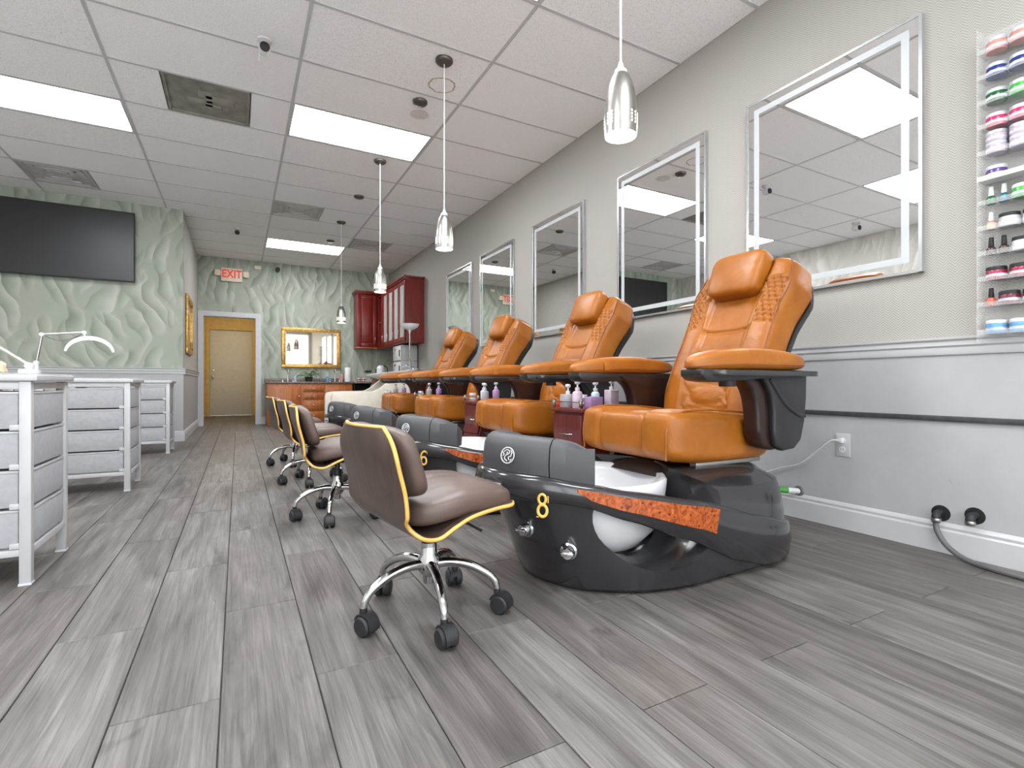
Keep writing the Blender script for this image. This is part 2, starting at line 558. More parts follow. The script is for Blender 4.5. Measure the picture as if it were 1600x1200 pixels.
# ceiling
ceil = box('ceiling', XL - .1, XR + .1, YF - .1, YB + .1, H + .05, H + .15, 'white_paint')
struct(ceil, 'suspended ceiling of white speckled tiles in a metal grid', 'ceiling')
TX, TY, TX0, TY0 = 1.21, .62, .39, 4.48
xs = [TX0 + TX * i for i in range(-3, 3)]
ys = [TY0 + TY * j for j in range(-13, 11)]
lights = {(0, -4), (0, 0), (0, 7), (-2, 1), (-2, -3), (-2, -7), (0, -8)}
vents = {(-1, 0): (.31, .91, 'vent_dirty'), (-2, 4): (.0, .6, 'vent_light'), (0, 4): (0, .6, 'vent_light'), (1, 6): (.03, .63, 'vent_light')}
tile_me = {}
for i in range(-3, 3):
    for j in range(-13, 11):
        xa, xb = max(TX0 + i * TX, XL), min(TX0 + (i + 1) * TX, XR)
        ya, yb = max(TY0 + j * TY, YF), min(TY0 + (j + 1) * TY, YB)
        if xb - xa < .03 or yb - ya < .03: continue
        if (i, j) in lights: continue
        if xb <= XG + .3 and ya >= YG: continue
        spans = [(xa, xb)]
        if (i, j) in vents:
            a, b, _ = vents[(i, j)]
            a += xa; b += xa
            spans = [s for s in ((xa, a), (b, xb)) if s[1] - s[0] > .06]
        for (sa, sb) in spans:
            kx, ky = round(sb - sa, 3), round(yb - ya, 3)
            if (kx, ky) not in tile_me:
                bm = bmesh.new(); add_box(bm, -kx / 2 + .004, kx / 2 - .004, -ky / 2 + .004, ky / 2 - .004, 0, .018)
                me = bpy.data.meshes.new('ceiling_tile'); bm.to_mesh(me); bm.free(); me.materials.append(M['ceiling_tile'])
                tile_me[(kx, ky)] = me
            o = link('ceiling_tile', tile_me[(kx, ky)], None, ceil)
            o.location = ((sa + sb) / 2, (ya + yb) / 2, H + .004)
for x in xs:
    if x < XL or x > XR: continue
    box('grid_bar', x - .011, x + .011, YF, YB if x > XG else YG, H, H + .03, 'white_trim', ceil)
for y in ys:
    if y < YF or y > YB: continue
    box('grid_bar', XG if y > YG else XL, XR, y - .011, y + .011, H + .0006, H + .03, 'white_trim', ceil)
# water rings left on the tiles
def ring_flat(name, c, rx, ry, w, mat):
    bm = bmesh.new(); n = 40; a = []; b = []
    for q in range(n):
        th = 2 * PI * q / n; k = 1 + random.uniform(-.05, .05)
        a.append(bm.verts.new((c[0] + rx * k * math.cos(th), c[1] + ry * k * math.sin(th), H + .0036)))
        k2 = k - w * random.uniform(.7, 1.2)
        b.append(bm.verts.new((c[0] + rx * k2 * math.cos(th), c[1] + ry * k2 * math.sin(th), H + .0036)))
    for q in range(n):
        r_ = (q + 1) % n
        bm.faces.new((a[q], a[r_], b[r_], b[q]))
    return fin(name, bm, mat, ceil)
ring_flat('water_stain', (1.38, 3.68), .105, .105, .13, 'stain')
ring_flat('water_stain', (1.36, 4.17), .08, .08, .99, 'patch')

# walls
struct(box('wall_right', XR, XR + .1, YF - .1, YB + .1, 0, H + .05, 'herringbone_paper'), 'right wall in pale herringbone wallpaper above white wainscot', 'wall')
struct(box('wall_left', XL - .1, XL, YF - .1, YG, 0, H + .05, 'beige_leaf_paper'), 'left wall in beige leaf wallpaper', 'wall')
wb = boxes('wall_back', [(XG - .1, -.56, YB, YB + .12, 0, H + .05), (.30, XR, YB, YB + .12, 0, H + .05), (-.56, .30, YB, YB + .12, 1.99, H + .05)], 'green_leaf_paper')
struct(wb, 'back wall in green leaf wallpaper around the hallway opening', 'wall')
struct(box('wall_television', XL, XG, YG, YG + .12, 0, H + .05, 'green_leaf_paper'), 'green leaf wallpaper wall carrying the television', 'wall')
struct(box('wall_side', XG - .12, XG, YG + .12, YB, 0, H + .05, 'plain_beige'), 'narrow plain beige wall leading to the hallway opening', 'wall')
# unseen front wall behind the camera, windows added for daylight
WZ0, WZ1 = .08, 2.9
wf = boxes('wall_front', [(XL, XR, YF - .12, YF, 0, WZ0), (XL, XR, YF - .12, YF, WZ1, H + .05), (XL, -2.9, YF - .12, YF, WZ0, WZ1),
                          (2.7, XR, YF - .12, YF, WZ0, WZ1), (-1.05, -.97, YF - .12, YF, WZ0, WZ1), (.83, .91, YF - .12, YF, WZ0, WZ1)], 'plain_beige')
struct(wf, 'unseen front wall with three large windows added for daylight', 'wall')
for k, (a, b) in enumerate([(-2.9, -1.05), (-.97, .83), (.91, 2.7)]):
    w = boxes('window_%d' % (k + 1), [(a, b, YF - .09, YF - .03, WZ0, WZ0 + .05), (a, b, YF - .09, YF - .03, WZ1 - .05, WZ1), (a, a + .05, YF - .09, YF - .03, WZ0 + .05, WZ1 - .05), (b - .05, b, YF - .09, YF - .03, WZ0 + .05, WZ1 - .05)], 'white_trim')
    struct(w, 'added daylight window in the unseen front wall, ' + ('beside the left wall', 'in the middle', 'beside the right wall')[k], 'window')
    box('pane', a + .05, b - .05, YF - .065, YF - .055, WZ0 + .05, WZ1 - .05, 'pane', w)

# wainscot, rails, baseboards
def profile_y(name, prof, y0, y1, mat, label, cat='trim'):   # profile in (x,z) extruded along y
    return struct(prism(name, prof, 'y', y0, y1, mat, smooth=30), label, cat)
rail = lambda s, X: [(X, .885), (X - s * .012, .885), (X - s * .016, .895), (X - s * .016, .918), (X - s * .024, .926), (X - s * .024, .945), (X - s * .034, .953), (X - s * .036, .964), (X, .964)]
base_p = lambda s, X: [(X, 0), (X - s * .017, 0), (X - s * .017, .098), (X - s * .011, .106), (X - s * .013, .118), (X - s * .006, .130), (X, .134)]
tr1 = struct(box('trim_1', XR - .004, XR, YF, YB, 0, .885, 'white_paint'), 'smooth white wainscot panel on the right wall', 'trim')
profile_y('trim_2', rail(1, XR), YF, 7.0, 'white_trim', 'moulded white chair rail along the right wall')
profile_y('baseboard_right', base_p(1, XR - .004), YF, 8.2, 'white_trim', 'white moulded baseboard along the right wall', 'baseboard')
struct(box('trim_3', XR - .018, XR - .004, YF, 6.0, .588, .612, 'grey_rail', bev=.003), 'dark grey bumper strip along the white wainscot', 'trim')
# scuffs in the white wainscot
def scuff(pts, w=.004):
    bm = bmesh.new()
    for (a, b), (c, d) in zip(pts, pts[1:]):
        dx, dz = c - a, d - b; L = math.hypot(dx, dz) or 1; nx, nz = -dz / L * w, dx / L * w
        q = [bm.verts.new((XR - .0046, y, z)) for y, z in ((a - nx, b - nz), (c - nx, d - nz), (c + nx * .4, d + nz * .4), (a + nx * .4, b + nz * .4))]
        bm.faces.new(q)
    fin('scuff', bm, 'scuff', tr1)
scuff([(1.10, .452), (1.06, .455)], .003); scuff([(1.10, .45), (1.07, .41)], .0025); scuff([(1.055, .33), (1.045, .31)], .003); scuff([(1.02, .35), (1.02, .31)], .0012)
# green wall wainscot
struct(box('trim_4', XL, XG + .004, YG - .004, YG, 0, .885, 'white_paint'), 'white wainscot below the green television wall', 'trim')
railx = [(YG - (XR - x), z) for x, z in rail(1, XR)]
struct(prism('trim_5', railx, 'x', XL, XG + .03, 'white_trim', smooth=30), 'moulded white chair rail below the television', 'trim')
bx_ = [(YG - .004 - (XR - x), z) for x, z in base_p(1, XR)]
struct(prism('baseboard_television', bx_, 'x', XL, XG + .017, 'white_trim', smooth=30), 'white baseboard below the television wall', 'baseboard')
struct(box('trim_6', XG, XG + .004, YG, YB, 0, .885, 'white_paint'), 'white wainscot on the narrow side wall', 'trim')
profile_y('trim_7', rail(-1, XG), YG, YB - .02, 'white_trim', 'white chair rail on the narrow side wall')
profile_y('baseboard_side', base_p(-1, XG + .004), YG, YB - .02, 'white_trim', 'white baseboard on the narrow side wall', 'baseboard')
bb = [(YB - (XR - x), z) for x, z in base_p(1, XR)]
struct(prism('baseboard_back', bb, 'x', .385, .45, 'white_trim', smooth=30), 'short white baseboard between opening and vanity', 'baseboard')
# hallway opening casing
cas = boxes('trim_8', [(-.632, -.55, YB - .02, YB, 0, 2.07), (.29, .38, YB - .02, YB, 0, 2.07), (-.55, .29, YB - .02, YB, 1.985, 2.07),
                       (-.56, -.545, YB, YB + .12, 0, 1.99), (.285, .30, YB, YB + .12, 0, 1.99), (-.545, .285, YB, YB + .12, 1.975, 1.99)], 'white_trim')
struct(cas, 'white casing around the hallway opening', 'trim')
# hallway
struct(box('wall_hall_left', -.85, -.75, YB + .12, 14.0, 0, 2.6, 'yellow_paint'), 'yellow hallway wall on the side of the door knob', 'wall')
struct(box('wall_hall_right', .62, .72, YB + .12, 14.0, 0, 2.6, 'yellow_paint'), 'yellow hallway wall with a dark lever handle', 'wall')
struct(boxes('wall_hall_end', [(-.75, -.60, 13.9, 14.0, 0, 2.5), (.31, .62, 13.9, 14.0, 0, 2.5), (-.60, .31, 13.9, 14.0, 2.05, 2.5)], 'yellow_paint'), 'yellow end wall of the hallway around a pale door', 'wall')
struct(box('ceiling_hall', -.75, .62, YB + .12, 14.0, 2.5, 2.6, 'plain_beige'), 'plain hallway ceiling', 'ceiling')
dr = struct(box('door_1', -.59, .30, 13.92, 13.96, .01, 2.04, 'grey_door', bev=.004), 'plain pale grey door at the end of the yellow hallway', 'door')
box('light_stop', -.598, .308, 13.962, 13.995, 0, 2.049, 'grey_door', dr)  # unseen panel added behind the door to block light leaking through the gap
boxes('door_frame', [(-.66, -.592, 13.87, 13.9, 0, 2.11), (.302, .37, 13.87, 13.9, 0, 2.11), (-.592, .302, 13.87, 13.9, 2.045, 2.11)], 'yellow_paint', dr)
lathe('door_knob', [(.0, -.075), (.026, -.07), (.03, -.055), (.026, -.045), (.012, -.04), (.012, -.012), (.03, -.01), (.03, 0)], 'nickel', dr, 20, (-.52, 13.92, .93), 'y')
lathe('deadbolt', [(.0, -.02), (.024, -.018), (.028, 0)], 'nickel', dr, 20, (-.52, 13.92, 1.08), 'y')
lv = root('lever_handle', (.62, 11.35, 1.02), 'dark lever handle on the right yellow hallway wall', 'handle')
lathe('rose', [(.03, -.0), (.03, -.012), (.012, -.016), (.012, -.05), (0, -.052)], 'matte_black', lv, 16, (0, 0, 0), 'x')
box('lever', -.062, -.046, -.012, .12, -.012, .012, 'matte_black', lv, .004)
hl = root('added_hall_lamp', (-.05, 12.3, 2.5), 'round warm ceiling lamp added out of view to light the hallway', 'lamp')  # unseen lamp, added to brighten the hallway
lathe('base', [(.12, 0), (.12, -.03), (.10, -.032)], 'nickel', hl, 24)
lathe('shade', [(.11, -.032), (.10, -.07), (.06, -.095), (0, -.1)], 'added_hall_lamp', hl, 24)

# ---------------------------------------------------------------- ceiling fixtures
place = {(0, -4): 'over the front pedicure chair', (0, 0): 'beside the row of pendant lamps', (0, 7): 'in front of the green back wall', (-2, 1): 'above the white drawer stands',
         (-2, -3): 'over the first nail desk', (-2, -7): 'added out of view for even light, by the left wall', (0, -8): 'added out of view for even light, on the polish rack side'}  # last two panels are unseen, added to even out the light
for (i, j) in sorted(lights):
    xa, ya = TX0 + i * TX, TY0 + j * TY
    q = root('ceiling_light', (xa + TX / 2, ya + TY / 2, H), 'flat white rectangular light panel ' + place[(i, j)], 'ceiling light', 'ceiling light panels')
    w, d = TX / 2 - .014, TY / 2 - .014
    boxes('frame', [(-w, w, -d, -d + .012, .002, .03), (-w, w, d - .012, d, .002, .03), (-w, -w + .012, -d + .012, d - .012, .002, .03), (w - .012, w, -d + .012, d - .012, .002, .03)], 'white_trim', q)
    box('diffuser', -w + .012, w - .012, -d + .012, d - .012, .006, .02, 'panel_light', q)
vl = {(-1, 0): 'dusty grey return air grille in the ceiling', (-2, 4): 'pale air vent in the ceiling above the television', (0, 4): 'pale air vent in the ceiling over the aisle', (1, 6): 'pale air vent in the ceiling near the cherry cabinets'}
for (i, j), (a, b, mt) in vents.items():
    xa, ya = TX0 + i * TX + a, TY0 + j * TY
    L = b - a
    q = root('air_vent', (xa + L / 2, ya + TY / 2, H), vl[(i, j)], 'vent')
    w, d = L / 2 - .006, TY / 2 - .013
    box('backing', -w, w, -d, d, .012, .03, mt, q)
    boxes('frame', [(-w, w, -d, -d + .02, 0, .012), (-w, w, d - .02, d, 0, .012), (-w, -w + .02, -d + .02, d - .02, 0, .012), (w - .02, w, -d + .02, d - .02, 0, .012)], mt, q)
    if mt == 'vent_dirty':
        # curved inner baffles seen behind the dusty mesh
        for (cx, cy, ww, dd) in ((-.06, .05, .09, .05), (.08, -.02, .10, .06), (.03, .1, .06, .04), (-.02, -.08, .05, .05)):
            box('baffle', cx - ww, cx + ww, cy - dd, cy + dd, .006, .012, 'vent_baffle', q, .004)
    else:
        for s in range(3):
            e = .05 + s * .07
            ring = [(-w + e, w - e, -d + e, -d + e + .014, .002, .012), (-w + e, w - e, d - e - .014, d - e, .002, .012), (-w + e, -w + e + .014, -d + e, d - e, .002, .012), (w - e - .014, w - e, -d + e, d - e, .002, .012)]
            boxes('louvre', ring, mt, q)

# pendants
def pendant(y, z_low, label, bare=None):
    X = 1.285
    q = root('pendant_lamp', (X, y, H), label, 'pendant lamp', 'pendant lamps over the pedicure row')
    lathe('ceiling_canopy', [(0, 0), (.062, 0), (.062, -.012), (.05, -.024), (.012, -.03), (0, -.03)], 'canopy', q, 28)
    zt = z_low - H
    tube('cord', [(0, 0, -.028), (0, 0, zt + .27)], .0042, 'white_gloss', q, 8)
    lathe('collar', [(.006, zt + .285), (.011, zt + .27), (.012, zt + .262), (.024, zt + .25), (.026, zt + .236), (.0, zt + .236)], 'white_gloss', q, 20)
    prof = [(.022, .242), (.034, .225), (.044, .20), (.052, .17), (.058, .13), (.062, .09), (.063, .05), (.062, .0)]
    o = lathe('shade', [(r, zt + z) for r, z in prof] + [(.0595, zt), (.0605, zt + .05), (.0595, zt + .09), (.0555, zt + .13), (.05, zt + .17), (.042, zt + .2)], 'nickel', q, 40, cap=False)
    lathe('bulb_disc', [(0, zt + .012), (.0592, zt + .012), (.0592, zt + .02), (0, zt + .02)], 'lamp_glow', q, 32)
    bm = bmesh.new()
    for r_ in range(4):
        zz = .035 + r_ * .0125
        for k in range(20):
            if k % 5 == 4: continue
            a = 2 * PI * k / 20
            rad = .0634
            nrm = Vector((math.cos(a), math.sin(a), 0)); tg = Vector((-math.sin(a), math.cos(a), 0))
            cc = nrm * rad + Vector((0, 0, zt + zz))
            bm.faces.new([bm.verts.new(cc + tg * .0042 * math.cos(w * PI / 3) + Vector((0, 0, .0042 * math.sin(w * PI / 3)))) for w in range(6)])
    d = fin('perforations', bm, 'lamp_dots', q); d['kind'] = 'stuff'
    return q
pendant(1.50, 1.70, 'brushed nickel pendant hung above the front pedicure chair')
pendant(3.38, 1.71, 'brushed nickel pendant hung by the brown water ring')
pendant(5.22, 1.70, 'brushed nickel pendant hung in front of the cherry cabinets')
pendant(7.45, 1.62, 'brushed nickel pendant hung in front of the gilt mirror')
for y, lab in ((3.97, 'bare dark lamp canopy beside the plaster patch'), (6.33, 'bare dark lamp canopy between the third and fourth pendant'), (8.5, 'bare dark lamp canopy nearest the back wall')):
    o = lathe('ceiling_canopy', [(0, 0), (.06, 0), (.06, -.012), (.048, -.024), (.012, -.03), (0, -.03)], 'canopy', None, 28)
    o.location = (1.30, y, H); tag(o, lab, 'canopy', 'bare lamp canopies')

# ceiling cameras
def dome(loc, s, label, wire=False, white=True):
    q = root('security_camera', loc, label, 'camera')
    lathe('mount', [(0, 0), (.05 * s, 0), (.05 * s, -.015 * s), (.02 * s, -.022 * s), (.016 * s, -.05 * s), (0, -.05 * s)], 'white_gloss', q, 20)
    cushion('body', (0, -.0, -.07 * s), (.042 * s, .05 * s, .042 * s), 'white_gloss' if white else 'matte_black', q, 2.2, (10, 10, 10))
    lathe('lens', [(.034 * s, 0), (.034 * s, -.012 * s), (.02 * s, -.02 * s), (0, -.022 * s)], 'matte_black', q, 20, (.0, -.042 * s, -.078 * s), 'y')
    if wire:
        tube('cable', [(-.01, 0, 0), (-.03, .0, -.08), (-.035, .01, -.15)], .003, 'white_gloss', q, 6)
    return q
dome((.155, 3.75, H), .9, 'white security camera with dangling cable on the ceiling', True)
dome((-.01, 8.5, H), .8, 'small dark security camera on the far ceiling', False, False)
dome((-2.2, 4.0, H), 1.0, 'white security camera on the ceiling by the left wall')

# ================================================================ RIGHT WALL THINGS
mirror_y = [(1.15, 2.06, 2.47, 1.275), (2.375, 3.275, 2.465, 1.28), (3.745, 4.66, 2.44, 1.25), (5.08, 5.99, 2.42, 1.235), (6.27, 7.2, 2.405, 1.215)]
mlab = ['frosted-border wall mirror behind the front pedicure chair', 'frosted-border wall mirror second from the polish rack', 'frosted-border wall mirror third from the polish rack',
        'frosted-border wall mirror fourth from the polish rack', 'frosted-border wall mirror closest to the cherry cabinets']
for (a, b, zt, zb), lab in zip(mirror_y, mlab):
    q = root('wall_mirror', (XR, (a + b) / 2, (zt + zb) / 2), lab, 'mirror', 'wall mirrors behind the pedicure chairs')
    hw, hh = (b - a) / 2, (zt - zb) / 2
    box('glass', -.024, -.001, -hw, hw, -hh, hh, 'mirror', q)
    boxes('edge', [(-.026, 0, -hw - .002, -hw + .012, -hh, hh), (-.026, 0, hw - .012, hw + .002, -hh, hh), (-.026, 0, -hw + .012, hw - .012, -hh - .002, -hh + .012), (-.026, 0, -hw + .012, hw - .012, hh - .012, hh + .002)], 'mirror_edge', q)
    i_, w_ = .05, .032
    boxes('frosted_band', [(-.0255, -.0235, -hw + i_, -hw + i_ + w_, -hh + i_, hh - i_), (-.0255, -.0235, hw - i_ - w_, hw - i_, -hh + i_, hh - i_),
                           (-.0255, -.0235, -hw + i_ + w_, hw - i_ - w_, -hh + i_, -hh + i_ + w_), (-.0255, -.0235, -hw + i_ + w_, hw - i_ - w_, hh - i_ - w_, hh - i_)], 'frosted_band', q)

# outlet + cord
q = root('power_outlet', (XR - .004, 1.505, .435), 'white duplex power outlet on the white wainscot', 'outlet')
box('cover_plate', -.006, 0, -.036, .036, -.06, .06, 'white_metal', q, .002)
for z in (-.024, .024):
    f = lathe('socket', [(0, -.0085), (.0165, -.0085), (.0165, -.006)], 'white_gloss', q, 20, (0, 0, z), 'x')
    boxes('slot', [(-.0092, -.008, -.007, -.005, z - .002, z + .007), (-.0092, -.008, .005, .007, z - .002, z + .007)], 'matte_black', f)
q = root('charger_cord', (XR - .004, 1.505, .46), 'white power cord drooping from the wall outlet', 'cord')
box('plug', -.035, -.0095, -.012, .012, -.012, .012, 'white_gloss', q, .004)
tube('cable', smooth_path([(-.033, .005, 0), (-.045, .04, -.005), (-.03, .12, -.07), (-.02, .22, -.15), (-.016, .33, -.19), (-.016, .45, -.24)], 30), .0042, 'white_gloss', q, 8)
# pipe stub (green and white) at baseboard
q = root('pipe_stub', (XR - .017, 1.74, .15), 'short green and white pipe stub poking from the baseboard', 'pipe')
lathe('sleeve', [(.024, .0), (.03, -.004), (.024, -.01), (.014, -.01)], 'hose_grey', q, 20, (.012, 0, 0), 'x')
tube('white_pipe', [(.012, 0, 0), (-.05, .03, .006)], .016, 'white_gloss', q, 14)
tube('green_pipe', [(-.05, .03, .006), (-.11, .06, .012)], .0175, 'green_pipe', q, 14)
# drain elbows and hose
def elbow(y, z, label, dz):
    q = root('drain_elbow', (XR - .004, y, z), label, 'drain fitting', 'black drain fittings in the wainscot')
    lathe('wall_hole', [(0, -.0012), (.036, -.0012), (.036, 0), (0, 0)], 'matte_black', q, 20, (0, 0, .004), 'x')
    tube('elbow', smooth_path([(.0, 0, .006), (-.03, 0, .006), (-.045, .0, -.006), (-.047, 0, -.03)], 12), .017, 'rubber', q, 14)
    lathe('clamp', [(.0185, -.012), (.0195, -.01), (.0195, 0), (.0185, .002)], 'nickel', q, 16, (-.047, 0, -.014))
    return q
elbow(1.085, .168, 'black drain elbow with a grey hose attached', 0)
elbow(.965, .183, 'black capped drain elbow without a hose', 0)
hp = smooth_path([(XR - .052, 1.085, .14), (XR - .056, 1.078, .10), (XR - .07, 1.04, .05), (XR - .10, .97, .018), (XR - .13, .88, .0125), (XR - .15, .75, .0125), (XR - .15, .5, .0125), (XR - .12, .2, .0125)], 42)
tag(tube('drain_hose', hp, .0115, 'hose_grey', None, 12), 'grey rubber hose curling onto the floor by the baseboard', 'hose')

# polish rack
rk = root('polish_rack', (XR, .66, .93), 'clear acrylic wall rack of many narrow shelves', 'rack')
RD, RW = .085, .27
box('back_sheet', -.004, -.001, -RW, RW, 0, 1.30, 'acrylic', rk)
for s in (-1, 1):
    box('side_sheet', -RD, -.004, s * RW - .002, s * RW + .002, 0, 1.30, 'acrylic', rk)
shelf_z = [2.125, 2.02, 1.915, 1.815, 1.705, 1.60, 1.50, 1.395, 1.29, 1.185, 1.08, .965]
for k, z in enumerate(shelf_z):
    sh = box('shelf', -RD, -.004, -RW + .002, RW - .002, z - .93 - .004, z - .93, 'white_gloss' if k == 5 else 'acrylic', rk)
    box('lip', -RD - .003, -RD, -RW, RW, z - .93 - .006, z - .93 + .014, 'white_gloss' if k == 5 else 'acrylic', rk)
ordn = ['top', 'second', 'third', 'fourth', 'fifth', 'sixth', 'seventh', 'eighth', 'ninth', 'tenth', 'eleventh', 'bottom']
def jar(x, y, z, body, lid, label, r=.033, hj=.052, cat='jar', grp=None):
    q = root('powder_jar', (x, y, z), label, cat, grp)
    lathe('jar', [(0, 0), (r * .94, 0), (r, .004), (r, hj * .68), (r * .96, hj * .72), (0, hj * .72)], body, q, 22)
    lathe('label_band', [(r * 1.004, hj * .22), (r * 1.006, hj * .24), (r * 1.006, hj * .40), (r * 1.004, hj * .42)], 'silver_label', q, 22, cap=False)
    lathe('lid', [(r * .95, hj * .72), (r * 1.0, hj * .73), (r * 1.0, hj * .97), (r * .96, hj), (0, hj)], lid, q, 22)
    return q
def polish(x, y, z, body, cap, label, grp=None):
    q = root('nail_polish_bottle', (x, y, z), label, 'nail polish', grp)
    lathe('bottle', [(0, 0), (.0155, 0), (.0165, .003), (.0165, .024), (.012, .031), (.006, .034), (0, .034)], body, q, 18)
    lathe('cap', [(.007, .034), (.0095, .035), (.0075, .072), (0, .073)], cap, q, 14)
    return q
C = {'rose': (214, 140, 130), 'navy': (34, 52, 120), 'green': (36, 128, 62), 'dgreen': (24, 92, 48), 'lime': (70, 170, 70), 'magenta': (206, 44, 100), 'lilac': (186, 170, 190), 'blue': (40, 96, 170),
     'teal': (16, 104, 122), 'grape': (90, 60, 130), 'pale': (196, 196, 200), 'nude': (206, 172, 150), 'berry': (150, 42, 70), 'plum': (110, 40, 60), 'coral': (190, 90, 70), 'brown': (70, 48, 44), 'sky': (90, 150, 200), 'pearl': (215, 212, 208)}
for k_, c_ in C.items(): colour('c_' + k_, c_, .22)
rows = [[('j', 'rose', 'silver_label')] * 3, [('j', 'navy', 'silver_label')] * 3, [('j', 'dgreen', 'silver_label'), ('j', 'lime', 'silver_label'), ('j', 'lime', 'silver_label')],
        [('j', 'magenta', 'silver_label')] * 3, [('jj', 'lilac', 'silver_label')] * 3, [('j', 'grape', 'silver_label'), None, ('j', 'plum', 'silver_label')],
        [('p', 'dgreen', 'white_gloss'), ('p', 'teal', 'white_gloss'), ('j', 'lime', 'white_gloss'), ('j', 'lime', 'white_gloss')], [('p', 'nude', 'white_gloss'), ('j', 'pale', 'matte_black'), ('j', 'pale', 'matte_black')],
        [('p', 'brown', 'matte_black'), ('p', 'brown', 'matte_black'), ('j', 'pearl', 'matte_black'), ('j', 'pearl', 'matte_black')], [('j', 'berry', 'matte_black')] * 3,
        [('p', 'coral', 'matte_black'), ('j', 'plum', 'matte_black'), ('j', 'berry', 'matte_black')], [('j', 'sky', 'white_gloss')] * 3]
cn = {'dgreen': 'dark green', 'lime': 'bright green', 'nude': 'nude pink', 'grape': 'violet', 'pale': 'pale grey', 'sky': 'blue', 'rose': 'rose pink'}
for k, row in enumerate(rows):
    y = .66 + RW - .012
    for it in row:
        if it is None: y -= .06; continue
        ty, c_, ld = it
        nm = cn.get(c_, c_)
        w = .036 if ty == 'p' else .069
        yy = y - w / 2 - .002
        sfx = 'on the %s shelf of the clear wall rack' % ordn[k]
        grp = '%s items on the %s rack shelf' % (nm, ordn[k])
        z = shelf_z[k] + .0003
        if ty == 'p': polish(XR - .045, yy, z, 'c_' + c_, ld, '%s nail polish bottle %s' % (nm, sfx), grp)
        elif ty == 'j': jar(XR - .044, yy, z, 'c_' + c_, ld, '%s nail powder jar %s' % (nm, sfx), grp=grp)
        else:
            jar(XR - .044, yy, z, 'c_' + c_, ld, 'lower stacked %s jar %s' % (nm, sfx), hj=.045, grp=grp + ' lower')
            jar(XR - .044, yy, z + .0453, 'c_' + c_, ld, 'upper stacked %s jar %s' % (nm, sfx), hj=.045, grp=grp + ' upper')
        y -= w + .004

